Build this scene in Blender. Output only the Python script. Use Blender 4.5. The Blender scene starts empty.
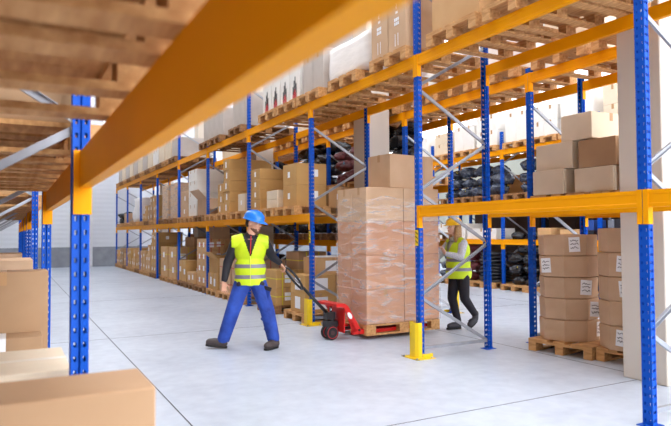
import bpy, bmesh, math, random
from mathutils import Vector, Matrix, noise
R = random.Random(7)
sc = bpy.context.scene
COL = sc.collection
PI = math.pi

# ---------------------------------------------------------------- camera
CAM_H = 1.4118
F_PX, PITCH, ROLL, YAW = 605.14, 0.0329, -0.0059, 0.4926
cy, sy = math.cos(YAW), math.sin(YAW)
fwd = Vector((sy*math.cos(PITCH), cy*math.cos(PITCH), math.sin(PITCH)))
right = Vector((cy, -sy, 0)); up = right.cross(fwd)
r2 = right*math.cos(ROLL) + up*math.sin(ROLL)
u2 = -right*math.sin(ROLL) + up*math.cos(ROLL)
cd = bpy.data.cameras.new('camera'); cam = bpy.data.objects.new('camera', cd); COL.objects.link(cam)
m = Matrix((r2, u2, -fwd)).transposed().to_4x4(); m.translation = Vector((0, 0, CAM_H))
cam.matrix_world = m
cd.sensor_width = 36; cd.lens = F_PX/671*36; cd.clip_start = .05; cd.clip_end = 200
cd.dof.use_dof = True; cd.dof.focus_distance = 7.6; cd.dof.aperture_fstop = 2.8
sc.camera = cam
sc.view_settings.view_transform = 'Standard'; sc.view_settings.look = 'None'
sc.view_settings.gamma = 1; sc.view_settings.use_curve_mapping = False
sc.view_settings.exposure = 0.3
sc.cycles.use_denoising = True
sc.cycles.max_bounces = 8; sc.cycles.diffuse_bounces = 4; sc.cycles.glossy_bounces = 3
sc.cycles.transparent_max_bounces = 10; sc.cycles.sample_clamp_indirect = 6
sc.cycles.caustics_reflective = False; sc.cycles.caustics_refractive = False

# ---------------------------------------------------------------- materials
def srgb(c):
    return tuple((x/12.92 if x <= .04045 else ((x+.055)/1.055)**2.4) for x in c)
def hexc(h):
    return srgb(tuple(int(h[i:i+2], 16)/255 for i in (0, 2, 4)))
MATS = {}
def mat(name, h, rough=.6, metal=0, var=.12, scale=6, h2=None, bump=0, bscale=40, stretch=None, coat=0, spec=.5, alpha=1):
    if name in MATS: return MATS[name]
    m = bpy.data.materials.new(name); m.use_nodes = True; nt = m.node_tree; N = nt.nodes; L = nt.links
    b = N['Principled BSDF']; b.inputs['Roughness'].default_value = rough; b.inputs['Metallic'].default_value = metal
    b.inputs['Specular IOR Level'].default_value = spec; b.inputs['Coat Weight'].default_value = coat
    c1 = hexc(h); c2 = hexc(h2) if h2 else tuple(x*(1-var) for x in c1)
    tc = N.new('ShaderNodeTexCoord'); mp = N.new('ShaderNodeMapping')
    if stretch: mp.inputs['Scale'].default_value = stretch
    L.new(tc.outputs['Object'], mp.inputs['Vector'])
    nz = N.new('ShaderNodeTexNoise'); nz.inputs['Scale'].default_value = scale; nz.inputs['Detail'].default_value = 4
    L.new(mp.outputs['Vector'], nz.inputs['Vector'])
    cr = N.new('ShaderNodeValToRGB'); cr.color_ramp.elements[0].position = .3; cr.color_ramp.elements[1].position = .7
    cr.color_ramp.elements[0].color = (*c2, 1); cr.color_ramp.elements[1].color = (*c1, 1)
    L.new(nz.outputs['Fac'], cr.inputs['Fac']); L.new(cr.outputs['Color'], b.inputs['Base Color'])
    if bump:
        n2 = N.new('ShaderNodeTexNoise'); n2.inputs['Scale'].default_value = bscale; n2.inputs['Detail'].default_value = 3
        L.new(mp.outputs['Vector'], n2.inputs['Vector'])
        bp = N.new('ShaderNodeBump'); bp.inputs['Strength'].default_value = bump; bp.inputs['Distance'].default_value = .02
        L.new(n2.outputs['Fac'], bp.inputs['Height']); L.new(bp.outputs['Normal'], b.inputs['Normal'])
    MATS[name] = m
    return m
BLUE = mat('blue_steel', '0850ba', .48, 0, .08, spec=.15)
YEL = mat('yellow_steel', 'faa400', .5, 0, .06, 3, spec=.12)
GUARD = mat('guard_yellow', 'f2cc0a', .4, 0, .08)
ZINC = mat('zinc_steel', 'a6a9b1', .42, .4, .15, 12)
WOOD = mat('pallet_wood', 'dcaa70', .75, 0, .3, 5, 'b37c45', .25, 30, (6, 1, 6))
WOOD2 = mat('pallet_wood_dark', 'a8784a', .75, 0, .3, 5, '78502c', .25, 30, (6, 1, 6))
CARD = {
    'tan': mat('card_tan', 'd2a776', .82, 0, .1, 3, 'c79b69'),
    'ochre': mat('card_ochre', 'c99d60', .82, 0, .1, 3, 'bd9156'),
    'brown': mat('card_brown', 'b5916d', .82, 0, .1, 3, 'a98562'),
    'pale': mat('card_pale', 'e6d4ba', .8, 0, .05, 3, 'dccab0'),
    'pink': mat('card_rose', 'd0ad8c', .8, 0, .08, 3, 'c4a07e'),
    'white': mat('card_white', 'eeeae4', .7, 0, .03, 3, 'e4dfd8'),
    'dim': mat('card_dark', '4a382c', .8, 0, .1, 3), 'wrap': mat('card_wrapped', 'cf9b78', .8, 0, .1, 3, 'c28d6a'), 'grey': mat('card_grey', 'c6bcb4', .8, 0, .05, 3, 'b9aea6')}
TAPE = mat('packing_tape', 'b98d5e', .3, 0, .05)
TAPEW = mat('clear_tape', 'e5d8c5', .3, 0, .05)
STRAPY = mat('yellow_strap', 'd8c820', .4, 0, .05)
STRAPR = mat('red_strap', 'c0302a', .4, 0, .05)
LABEL = mat('label_paper', 'f4f4f6', .6, 0, .02)
INK = mat('ink', '16161c', .6, 0, .05)
REDINK = mat('red_ink', 'd03038', .6, 0, .05)
GREYINK = mat('grey_ink', 'b9bcc4', .6, 0, .05)
BAG = mat('black_plastic', '1b1c24', .26, 0, .3, 8, '0c0c10', 1.0, 9, None, 0, .7)
BAGG = mat('grey_plastic', '4a5264', .24, 0, .2, 8, '1a1d26', 1.0, 9)
MAROON = mat('maroon_plastic', '6e2a30', .35, 0, .2, 8, '4c1a20', .9, 14)
TIE = mat('cyan_tie', '2fb4d8', .5); TIEY = mat('yellow_tie', 'd8cc30', .5)
HOSE = mat('black_hose', '23242a', .35, 0, .1)
RED = mat('jack_red', 'd8201a', .35, 0, .06)
BLACK = mat('black_steel', '18171a', .4, 0, .1)
RUB = mat('rubber', '1b191a', .6, 0, .1)
WHEELR = mat('wheel_rim', '4a2a2c', .5, 0, .1)
CHROME = mat('chrome', 'c8ccd2', .2, 1, .03)
SKIN = mat('skin', 'd9a184', .55, 0, .05)
SKINW = mat('skin_light', 'e4b49a', .55, 0, .05)
HAIRD = mat('dark_hair', '35241a', .7, 0, .2, 60)
HAIRB = mat('blond_hair', 'c09868', .6, 0, .25, 40, '8f6a44')
VEST = mat('hi_vis', 'd6ee1c', .55, 0, .06, 7, 'c4e012', .35, 9)
REFL = mat('reflective_grey', '827e8a', .4, .1, .08)
JACK = mat('black_jacket', '1d1a22', .7, 0, .2, 20, None, .3, 25)
TROU = mat('blue_work_cloth', '2c54b8', .75, 0, .2, 6, '17307c', .5, 12)
TRIM = mat('dark_trim', '2a2430', .7)
BOOT = mat('boot_leather', '453a38', .5, 0, .2, 20)
SOLE = mat('boot_sole', '191616', .7)
HELB = mat('helmet_blue', '1c7ce0', .28, 0, .03)
HELY = mat('helmet_yellow', 'f6c010', .3, 0, .03)
KNIT = mat('grey_knit', 'dcdce2', .85, 0, .15, 60, 'b4b6c0', .6, 60)
SCARF = mat('scarf_check', 'c9cbc2', .85, 0, .3, 40, '7d8078', .5, 40)
PANT = mat('black_trousers', '1c1824', .75, 0, .15, 20)
EYEW = mat('eye_white', 'e8e4e0', .3); IRIS = mat('iris', '2c2018', .3); LIP = mat('lips', 'b0645a', .5)
COLUMN = mat('concrete_paint', 'd3c8bb', .7, 0, .04, 2)
PLINTH = mat('plinth_concrete', '9a9da4', .8, 0, .15, 2.5, '83868e')
CEILM = mat('ceiling_white', 'e2e2e2', .8, 0, .03)
GWALL = mat('wall_sage', 'a9ab9f', .8, 0, .05)
FRAMEW = mat('window_frame_white', 'e6e6e8', .5)

def emis(name, h, s):
    m = bpy.data.materials.new(name); m.use_nodes = True; nt = m.node_tree
    nt.nodes.remove(nt.nodes['Principled BSDF']); e = nt.nodes.new('ShaderNodeEmission')
    e.inputs[0].default_value = (*hexc(h), 1); e.inputs[1].default_value = s
    nt.links.new(e.outputs[0], nt.nodes['Material Output'].inputs[0]); return m
SKYL = emis('rooflight_daylight', 'f4f8ff', 7.0)
SKYS = emis('side_glazing_daylight', 'f6f9ff', 2.6)

SKYFILL = emis('end_fill_glazing', 'f8faff', 7.5)
def cladding():
    m = mat('wall_cladding', 'dadde4', .5, 0, .03, 2)
    nt = m.node_tree; N = nt.nodes; L = nt.links; b = N['Principled BSDF']
    tc = N.new('ShaderNodeTexCoord'); w = N.new('ShaderNodeTexWave'); w.bands_direction = 'Z'; w.inputs['Scale'].default_value = 1.6
    L.new(tc.outputs['Object'], w.inputs['Vector'])
    bp = N.new('ShaderNodeBump'); bp.inputs['Strength'].default_value = .14; bp.inputs['Distance'].default_value = .03
    L.new(w.outputs['Fac'], bp.inputs['Height']); L.new(bp.outputs['Normal'], b.inputs['Normal'])
    return m
CLAD = cladding()
def floor_mat():
    m = bpy.data.materials.new('polished_concrete'); m.use_nodes = True; nt = m.node_tree; N = nt.nodes; L = nt.links
    b = N['Principled BSDF']
    tc = N.new('ShaderNodeTexCoord')
    n1 = N.new('ShaderNodeTexNoise'); n1.inputs['Scale'].default_value = .55; n1.inputs['Detail'].default_value = 6; n1.inputs['Roughness'].default_value = .65
    n2 = N.new('ShaderNodeTexNoise'); n2.inputs['Scale'].default_value = 7; n2.inputs['Detail'].default_value = 8
    L.new(tc.outputs['Object'], n1.inputs['Vector']); L.new(tc.outputs['Object'], n2.inputs['Vector'])
    mx = N.new('ShaderNodeMath'); mx.operation = 'MULTIPLY_ADD'; mx.inputs[1].default_value = .35
    L.new(n2.outputs['Fac'], mx.inputs[0])
    ml = N.new('ShaderNodeMath'); ml.operation = 'MULTIPLY'; ml.inputs[1].default_value = .65
    L.new(n1.outputs['Fac'], ml.inputs[0]); L.new(ml.outputs[0], mx.inputs[2])
    cr = N.new('ShaderNodeValToRGB'); e = cr.color_ramp.elements
    e[0].position = .32; e[0].color = (*hexc('adb5c3'), 1); e[1].position = .62; e[1].color = (*hexc('cad2de'), 1)
    L.new(mx.outputs[0], cr.inputs['Fac']); L.new(cr.outputs['Color'], b.inputs['Base Color'])
    rr = N.new('ShaderNodeMapRange'); rr.inputs['To Min'].default_value = .42; rr.inputs['To Max'].default_value = .25
    L.new(mx.outputs[0], rr.inputs['Value']); L.new(rr.outputs[0], b.inputs['Roughness'])
    b.inputs['Specular IOR Level'].default_value = .45
    return m
FLOORM = floor_mat()
def film_mat(name, amt, h='ffffff'):
    m = bpy.data.materials.new(name); m.use_nodes = True; nt = m.node_tree; N = nt.nodes; L = nt.links
    b = N['Principled BSDF']; b.inputs['Base Color'].default_value = (*hexc(h), 1); b.inputs['Roughness'].default_value = .18
    tc = N.new('ShaderNodeTexCoord'); mp = N.new('ShaderNodeMapping'); mp.inputs['Scale'].default_value = (1, 1, 4.5)
    nz = N.new('ShaderNodeTexNoise'); nz.inputs['Scale'].default_value = 3.5; nz.inputs['Detail'].default_value = 6; nz.inputs['Distortion'].default_value = .8
    L.new(tc.outputs['Object'], mp.inputs[0]); L.new(mp.outputs[0], nz.inputs['Vector'])
    mr = N.new('ShaderNodeMapRange'); mr.inputs['From Min'].default_value = .46; mr.inputs['From Max'].default_value = .75
    mr.inputs['To Min'].default_value = .05; mr.inputs['To Max'].default_value = amt
    L.new(nz.outputs['Fac'], mr.inputs['Value']); L.new(mr.outputs[0], b.inputs['Alpha'])
    bp = N.new('ShaderNodeBump'); bp.inputs['Strength'].default_value = .8; bp.inputs['Distance'].default_value = .02
    L.new(nz.outputs['Fac'], bp.inputs['Height']); L.new(bp.outputs['Normal'], b.inputs['Normal'])
    return m
FILM = film_mat('stretch_film', .5)
FILMW = mat('milky_film', 'f3ece7', .3, 0, .08, 5, None, .3, 5, (1, 1, 3))

# ---------------------------------------------------------------- helpers
def link_mesh(name, me, mats, parent=None, loc=(0, 0, 0), rot=(0, 0, 0)):
    o = bpy.data.objects.new(name, me); COL.objects.link(o)
    if not me.materials:
        for mm in (mats if isinstance(mats, (list, tuple)) else [mats]): me.materials.append(mm)
    o.location = loc; o.rotation_euler = rot
    if parent: o.parent = parent
    return o
def fin(bm, name, mats, parent=None, loc=(0, 0, 0), rot=(0, 0, 0), smooth=False):
    me = bpy.data.meshes.new(name); bmesh.ops.recalc_face_normals(bm, faces=bm.faces[:]); bm.to_mesh(me); bm.free()
    if smooth:
        for p in me.polygons: p.use_smooth = True
    return link_mesh(name, me, mats, parent, loc, rot)
def tag(o, label=None, cat=None, group=None, kind=None):
    if label:
        o['label'] = label
        n = len(label.split())
        if n < 4 or n > 16: print('LABEL LEN', n, label)
    if cat: o['category'] = cat
    if group: o['group'] = group
    if kind: o['kind'] = kind
    return o
def empty(name, loc, rz=0):
    o = bpy.data.objects.new(name, None); COL.objects.link(o); o.location = loc; o.rotation_euler = (0, 0, rz); o.empty_display_size = .1
    return o
def copy_tree(o, parent=None):
    c = o.copy(); COL.objects.link(c); c.parent = parent
    for ch in o.children: copy_tree(ch, c)
    return c
def box(bm, x0, y0, z0, x1, y1, z1, M=None):
    vs = [bm.verts.new(Vector(p)) for p in ((x0, y0, z0), (x1, y0, z0), (x1, y1, z0), (x0, y1, z0), (x0, y0, z1), (x1, y0, z1), (x1, y1, z1), (x0, y1, z1))]
    if M is not None:
        for v in vs: v.co = M @ v.co
    for f in ((0, 3, 2, 1), (4, 5, 6, 7), (0, 1, 5, 4), (1, 2, 6, 5), (2, 3, 7, 6), (3, 0, 4, 7)): bm.faces.new([vs[i] for i in f])
    return vs
def bar(bm, a, b, w, h, upv=Vector((0, 0, 1))):
    a, b = Vector(a), Vector(b); d = (b-a); L = d.length; d.normalize()
    s = d.cross(upv); s.normalize(); u = s.cross(d)
    M = Matrix((d, s, u)).transposed().to_4x4(); M.translation = a
    box(bm, 0, -w/2, -h/2, L, w/2, h/2, M)
def tube(bm, pts, r, n=8, close=False):
    pts = [Vector(p) for p in pts]; rings = []
    m_ = len(pts); prev = None
    for i, p in enumerate(pts):
        a = pts[(i-1) % m_] if (close or i > 0) else p
        b = pts[(i+1) % m_] if (close or i < m_-1) else p
        d = (b-a).normalized()
        u = (prev - d*prev.dot(d)) if prev is not None else d.orthogonal()
        u.normalize(); prev = u; v = d.cross(u)
        rr = r[i] if isinstance(r, (list, tuple)) else r
        rings.append([bm.verts.new(p + (u*math.cos(2*PI*k/n) + v*math.sin(2*PI*k/n))*rr) for k in range(n)])
    for i in range(m_ if close else m_-1):
        A, B = rings[i], rings[(i+1) % m_]
        for k in range(n): bm.faces.new((A[k], A[(k+1) % n], B[(k+1) % n], B[k]))
    if not close:
        bm.faces.new(rings[0][::-1]); bm.faces.new(rings[-1])
def bevel_all(bm, w, seg=1):
    bmesh.ops.bevel(bm, geom=bm.edges[:], offset=w, segments=seg, affect='EDGES', profile=.5)
def bx(name, x0, y0, z0, x1, y1, z1, m_, parent=None, bev=0):
    bm = bmesh.new(); box(bm, x0, y0, z0, x1, y1, z1)
    if bev: bevel_all(bm, bev)
    return fin(bm, name, m_, parent)

# ---------------------------------------------------------------- the hall
XW, YN, YF, XL_, ZC = 17.5, -8.0, 28.45, -1.0, 8.6
def struct(o): o['kind'] = 'structure'; return o
def slab(name, p0, p1, m_): return struct(bx(name, *p0, *p1, m_))
slab('floor', (XL_-.2, YN-.2, -.2), (XW+.2, YF+.2, 0), FLOORM)
slab('wall_far', (XL_, YF, 0), (XW, YF+.2, ZC), CLAD)
slab('baseboard_far', (XL_, YF-.04, 0), (XW, YF-.002, .86), PLINTH)
slab('trim_1', (2.98, YF-.1, 0), (3.16, YF-.045, 6.5), FRAMEW)
slab('wall_near', (XL_, YN-.2, 0), (XW, YN, ZC), CLAD)
slab('wall_left_light_block', (XL_-.2, YN, 0), (XL_, YF, ZC), mat('light_block_grey', '8f8a80', .85, 0, .1, 3))  # unseen wall set close behind the left rack to keep light off it
slab('wall_right', (XW, YN, 0), (XW+.2, YF, 4.3), GWALL)
slab('wall_right_upper', (XW, YN, 8.0), (XW+.2, YF, ZC), GWALL)
slab('ceiling', (XL_, YN, ZC), (XW, YF, ZC+.2), CEILM)
wn = 1
def window(name_i, x0, y0, z0, x1, y1, z1, axis, panes, m_):
    w = struct(bx('window_%d' % name_i, x0, y0, z0, x1, y1, z1, m_))
    return w
# high side glazing along the right wall
for i in range(9):
    y0 = YN + .1 + i*4.05
    struct(bx('window_%d' % wn, XW+.06, y0, 4.3, XW+.1, y0+3.9, 8.0, SKYS)); wn += 1
    struct(bx('trim_%d' % (wn+1), XW-.02, y0+3.9, 4.3, XW+.14, y0+4.05, 8.0, FRAMEW))
# unseen end glazing added to light the box fronts; far-wall windows follow
for i in range(3):
    x0 = 1.6 + i*5.2
    struct(bx('window_%d' % wn, x0, YN+.002, .6, x0+4.7, YN+.03, 8.0, SKYFILL)); wn += 1
for i in range(2):
    x0 = 1 + i*8.0
    struct(bx('window_%d' % wn, x0+2.6, YF-.03, 5.6, x0+5.6, YF-.002, 7.8, SKYS)); wn += 1
# roof-lights
for x0, x1 in ((1.0, 3.2), (7.6, 9.8), (14, 16)):
    for i in range(6):
        y0 = YN + 1 + i*6
        struct(bx('window_%d' % wn, x0, y0, ZC-.03, x1, y0+4.6, ZC-.002, SKYL)); wn += 1
# floor joints
tn = 30
def joint(x0, y0, x1, y1):
    global tn
    struct(bx('trim_%d' % tn, x0, y0, .0004, x1, y1, .0012, mat('joint_black', '3a3c44', .8))); tn += 1
for x in (1.19, 5.45, 9.2):
    joint(x-.005, YN, x+.005, YF)
for y in (-1.3, 3.76, 8.7, 13.7, 18.7, 23.7):
    joint(XL_, y-.004, 5.445, y+.004); joint(5.455, y-.004, XW, y+.004)
# concrete columns between the back-to-back racks
for i in range(6):
    y = 3.45 + 5.2*i
    if y > YF-.5: continue
    o = bx('pillar', 5.25, y, 0, 5.7, y+.45, ZC, COLUMN, bev=.008); struct(o)
# roof beams
for i in range(7):
    y = -5.5 + i*5.2
    o = bx('ceiling_beam', XL_, y-.12, ZC-.5, XW, y+.12, ZC-.04, CEILM); struct(o)

# ---------------------------------------------------------------- racking
P = 2.8; Y1 = 5.64
AX0, AX1 = 4.084, 5.148
BX0, BX1 = 5.85, 6.87
CX0, CX1 = 10.71, 11.77
DX0, DX1 = .30, -.75
def strip(bm, p, q, H, cols, pitch, z0=0, hw=.006, hh=.011):
    """flat sheet from p to q, height H, with rows of slots at the fractions in cols"""
    p = Vector((*p, 0)); q = Vector((*q, 0)); L = (q-p).length
    if not pitch:
        vs = [bm.verts.new(p+Vector((0, 0, z0))), bm.verts.new(q+Vector((0, 0, z0))), bm.verts.new(q+Vector((0, 0, H))), bm.verts.new(p+Vector((0, 0, H)))]
        bm.faces.new(vs); return
    us = [0]
    for c in cols: us += [c-hw/L, c+hw/L]
    us.append(1)
    zs = [z0]; n = int((H-z0-.05)/pitch)
    for i in range(n):
        zc = z0 + .04 + i*pitch; zs += [zc-hh, zc+hh]
    zs.append(H)
    V = [[bm.verts.new(p.lerp(q, u)+Vector((0, 0, z))) for z in zs] for u in us]
    for i in range(len(us)-1):
        if i % 2 == 1:
            for j in range(len(zs)-1):
                if j % 2 == 0: bm.faces.new((V[i][j], V[i+1][j], V[i+1][j+1], V[i][j+1]))
        else:
            for j in range(len(zs)-1): bm.faces.new((V[i][j], V[i+1][j], V[i+1][j+1], V[i][j+1]))
POSTM = {}
def post_mesh(H, d, holes, w=.08):
    k = (H, d, holes, w)
    if k in POSTM: return POSTM[k]
    bm = bmesh.new(); pt = .06 if holes else 0
    a = w/2
    strip(bm, (0, -a), (0, a), H, (.28, .72), pt)              # face towards the aisle (-X)
    for s in (-1, 1):
        strip(bm, (0, s*a), (d*.46, s*a), H, (.5,), pt)
        strip(bm, (d*.46, s*a), (d*.54, s*(a-.012)), H, (), 0)
        strip(bm, (d*.54, s*(a-.012)), (d, s*(a-.004)), H, (.5,), pt)
        strip(bm, (d, s*(a-.004)), (d, s*(a-.022)), H, (), 0)
    bmesh.ops.remove_doubles(bm, verts=bm.verts[:], dist=.0005)
    me = bpy.data.meshes.new('post'); bm.to_mesh(me); bm.free(); me.materials.append(BLUE)
    POSTM[k] = me; return me
def add_post(parent, x, flip, H, d, holes):
    o = link_mesh('post', post_mesh(H, d, holes), BLUE, parent, (x, 0, 0), (0, 0, PI if flip else 0))
    mod = o.modifiers.new('sheet', 'SOLIDIFY'); mod.thickness = .0022; mod.offset = 0
    return o
FR = {}
def frame(y, x0, x1, H, holes, label, group=None, d=.055, flipdir=1, z0b=.09, name='upright_frame'):
    """x0 aisle face, x1 inner face (may be smaller than x0)"""
    root = empty(name, (x0, y, 0)); tag(root, label, 'rack upright', group)
    s = 1 if x1 > x0 else -1; D = abs(x1-x0)
    add_post(root, 0, s < 0, H, d, holes)
    add_post(root, s*D, s > 0, H, d, holes)
    for px in (d/2, D-d/2):
        bm = bmesh.new(); box(bm, s*px-.075, -.06, 0, s*px+.075, .06, .006)
        for q in (-.055, .055):
            box(bm, s*px+q-.01, -.01, .006, s*px+q+.01, .01, .016)
        fin(bm, 'foot_plate', BLUE, root)
    bm = bmesh.new(); bar(bm, (s*(d-.012), 0, .1), (s*(D-d+.012), 0, .1), .03, .035)
    fin(bm, 'horizontal_brace', ZINC, root)
    z = z0b; side = 1
    while z + .6 < H:
        xa, xb = (D-d+.008, d-.008) if side > 0 else (d-.008, D-d+.008)
        bm = bmesh.new(); yo = .012 if side > 0 else -.012
        a = Vector((s*xa, yo, z+.02)); b = Vector((s*xb, yo, z+.6-.02))
        bar(bm, a, b, .003, .034, Vector((0, 1, 0)).cross(b-a))
        dd = (b-a).normalized(); nn = Vector((0, 1, 0)).cross(dd)
        for t in (-1, 1):
            bar(bm, a+nn*t*.016+Vector((0, .011*side, 0)), b+nn*t*.016+Vector((0, .011*side, 0)), .022, .003, nn)
        fin(bm, 'diagonal_brace', ZINC, root)
        z += .6; side = -side
    return root
BM = {}
def beam(x, ya, yb, ztop, label, h=.125, w=.045, out=-1, conn=.24, group=None, pw=0):
    """beam along Y between the frames at ya and yb; `out` is the side the post face looks to"""
    L = yb-ya; key = (round(L, 3), h, w, out, conn)
    xo = x - out*0
    root = empty('rack_beam', (x, (ya+yb)/2, ztop)); tag(root, label, 'rack beam', group)
    if key not in BM:
        bm = bmesh.new(); hl = L/2-.043
        x0, x1 = (-.004, w) if out < 0 else (-w, .004)
        # stepped box profile
        st = x1 if out < 0 else x0
        prof = [(x0, -h), (x1, -h), (x1, -.028), (x1, 0), (x0, 0)]
        if out < 0: prof = [(x0, -h), (x1, -h), (x1, 0), (x0, 0), (x0, -.028), (x0+.003, -.032), (x0+.003, -h+.03), (x0, -h+.026)]
        else: prof = [(x0, -h), (x1, -h), (x1, -h+.026), (x1-.003, -h+.03), (x1-.003, -.032), (x1, -.028), (x1, 0), (x0, 0)]
        A = [bm.verts.new((a, -hl, b)) for a, b in prof]; B = [bm.verts.new((a, hl, b)) for a, b in prof]
        n = len(prof)
        for i in range(n): bm.faces.new((A[i], A[(i+1) % n], B[(i+1) % n], B[i]))
        bm.faces.new(A); bm.faces.new(B[::-1])
        me = bpy.data.meshes.new('beam'); bmesh.ops.recalc_face_normals(bm, faces=bm.faces[:]); bm.to_mesh(me); bm.free(); me.materials.append(YEL)
        cm = []
        for s in (-1, 1):
            bm = bmesh.new()
            f0, f1 = (-.0085, -.0045) if out < 0 else (.0045, .0085)
            ye = L/2
            box(bm, f0, min(s*(ye-.042), s*(ye-.003)), -conn, f1, max(s*(ye-.042), s*(ye-.003)), .006)
            y_a, y_b = s*(ye-.0428), s*(ye-.046)
            ww = max(w, pw)
            box(bm, min(f0, .0) if out < 0 else -ww, min(y_a, y_b), -conn, ww if out < 0 else max(f1, 0), max(y_a, y_b), .006)
            c = bpy.data.meshes.new('end_connector'); bmesh.ops.recalc_face_normals(bm, faces=bm.faces[:]); bm.to_mesh(c); bm.free(); c.materials.append(YEL)
            cm.append(c)
        BM[key] = (me, cm)
    me, cm = BM[key]
    link_mesh('beam_profile', me, YEL, root)
    for c in cm: link_mesh('end_connector', c, YEL, root)
    return root
ORD = ['nearest', 'second', 'third', 'fourth', 'fifth', 'sixth', 'seventh', 'eighth', 'ninth', 'tenth', 'eleventh', 'twelfth']
# middle rack (A)
TALL = {-1, 0, 1, 3, 5}
for k in range(-1, 10):
    y = Y1+P*(k-1)
    if k == -1: lb = 'blue upright frame of the middle rack just beyond the right edge'
    elif k == 0: lb = 'blue perforated upright frame beside the beige pillar at the right edge'
    elif k == 1: lb = 'blue upright frame with yellow post guard in front of the wrapped load'
    elif k == 2: lb = 'blue upright frame with yellow post guard behind the pallet jack handle'
    elif k == 3: lb = 'tall blue upright frame of the middle rack directly behind the man'
    else: lb = 'blue upright frame of the middle rack, %s frame beyond the man' % ORD[k-4].replace('nearest', 'first')
    frame(y, AX0, AX1, 5.2 if k in TALL else 3.52, k <= 4, lb)
def bayname(k):
    return {-1: 'far right edge bay', 0: 'bay over the round boxes', 1: 'passage bay above the wrapped load', 2: 'bay right behind the man'}.get(k, '%s bay beyond the man' % ORD[k-3].replace('nearest', 'first'))
for k in range(-1, 9):
    ya, yb = Y1+P*(k-1), Y1+P*k
    for nm, zt in (('upper', 3.448), ('lower', 1.712)):
        if k == 1 and nm == 'lower': continue
        beam(AX0, ya, yb, zt, 'yellow %s front beam of the middle rack, %s' % (nm, bayname(k)), conn=.25)
        beam(AX1, ya, yb, zt, 'yellow %s rear beam of the middle rack, %s' % (nm, bayname(k)), out=1, conn=.25)
# rack behind (B), back to back
for k in range(0, 8):
    y = Y1+P*(k-1)
    lb = 'blue upright frame of the second rack, %s from the right' % ORD[k].replace('nearest', 'first')
    frame(y, BX0, BX1, 4.3 if k == 0 else 3.52, k <= 3, lb)
for k in range(0, 7):
    ya, yb = Y1+P*(k-1), Y1+P*k
    lv = [('upper', 3.448)]
    if k == 0: lv.append(('lower', 1.715))
    if k >= 2: lv += [('middle', 2.25), ('low', 1.262)]
    for nm, zt in lv:
        beam(BX0, ya, yb, zt, 'yellow %s front beam of the second rack, %s' % (nm, bayname(k)))
        beam(BX1, ya, yb, zt, 'yellow %s rear beam of the second rack, %s' % (nm, bayname(k)), out=1)
# far rack (C) over the next aisle
for j in range(-1, 5):
    y = Y1+P*j
    lb = 'blue upright frame of the far rack across the next aisle, %s from the right' % ORD[j+1].replace('nearest', 'first')
    frame(y, CX0, CX1, 3.9, j in (1, 2), lb)
    if 0 <= j:
        frame(y, 12.1, 13.1, 3.3, False, 'blue upright of the dim rack behind the far black sacks, %s from the right' % ORD[j].replace('nearest', 'first'))
for j in range(-1, 4):
    ya, yb = Y1+P*j, Y1+P*(j+1)
    for nm, zt in (('upper', 3.448), ('middle', 2.2), ('low', 1.225)):
        beam(CX0, ya, yb, zt, 'yellow %s front beam of the far rack, %s bay from the right' % (nm, ORD[j+1].replace('nearest', 'first')))
        beam(CX1, ya, yb, zt, 'yellow %s rear beam of the far rack, %s bay from the right' % (nm, ORD[j+1].replace('nearest', 'first')), out=1)
    if j >= 0:
        beam(13.1, ya, yb, 2.3, 'yellow rear beam of the dim rearmost rack, bay %s' % ('near the pillar', 'behind the blue posts', 'behind the woman', 'farthest left')[j], out=1)
        beam(12.1, ya, yb, 2.3, 'yellow beam under the tan cartons of the dim rearmost rack, bay %s' % ('near the pillar', 'behind the blue posts', 'behind the woman', 'farthest left')[j])
# near left rack (D)
DY = [2.85-P+P*k for k in range(0, 9)]
for k in range(0, 9):
    lb = ('blue upright of the left rack just beside the camera', 'broad blurred blue upright frame in the left foreground', 'second blue upright frame of the left rack with yellow bracket', 'third blue upright frame of the left rack without bracket')
    l = lb[k] if k < 4 else 'narrow far blue upright of the left rack, %s of the cluster' % ORD[k-4].replace('nearest', 'first')
    frame(DY[k], DX0, DX1, 4.2, k <= 5, l, d=.07, z0b=1.29)
for k in range(0, 8):
    if k == 2: zt = 2.75
    else: zt = 1.768
    where = ('large blurred beam overhead', 'beam between the two nearest left uprights', 'raised beam', 'beam of the fourth bay', 'beam of the fifth bay', 'beam of the sixth bay', 'beam of the seventh bay', 'beam of the eighth bay')[k]
    beam(DX0, DY[k], DY[k+1], zt, 'yellow front %s of the left rack' % where, h=.155, w=.04, out=1, conn=.27, pw=.066)
    beam(DX1, DY[k], DY[k+1], zt, 'yellow rear %s of the left rack' % where, h=.155, w=.04, out=-1, conn=.27)

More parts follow.
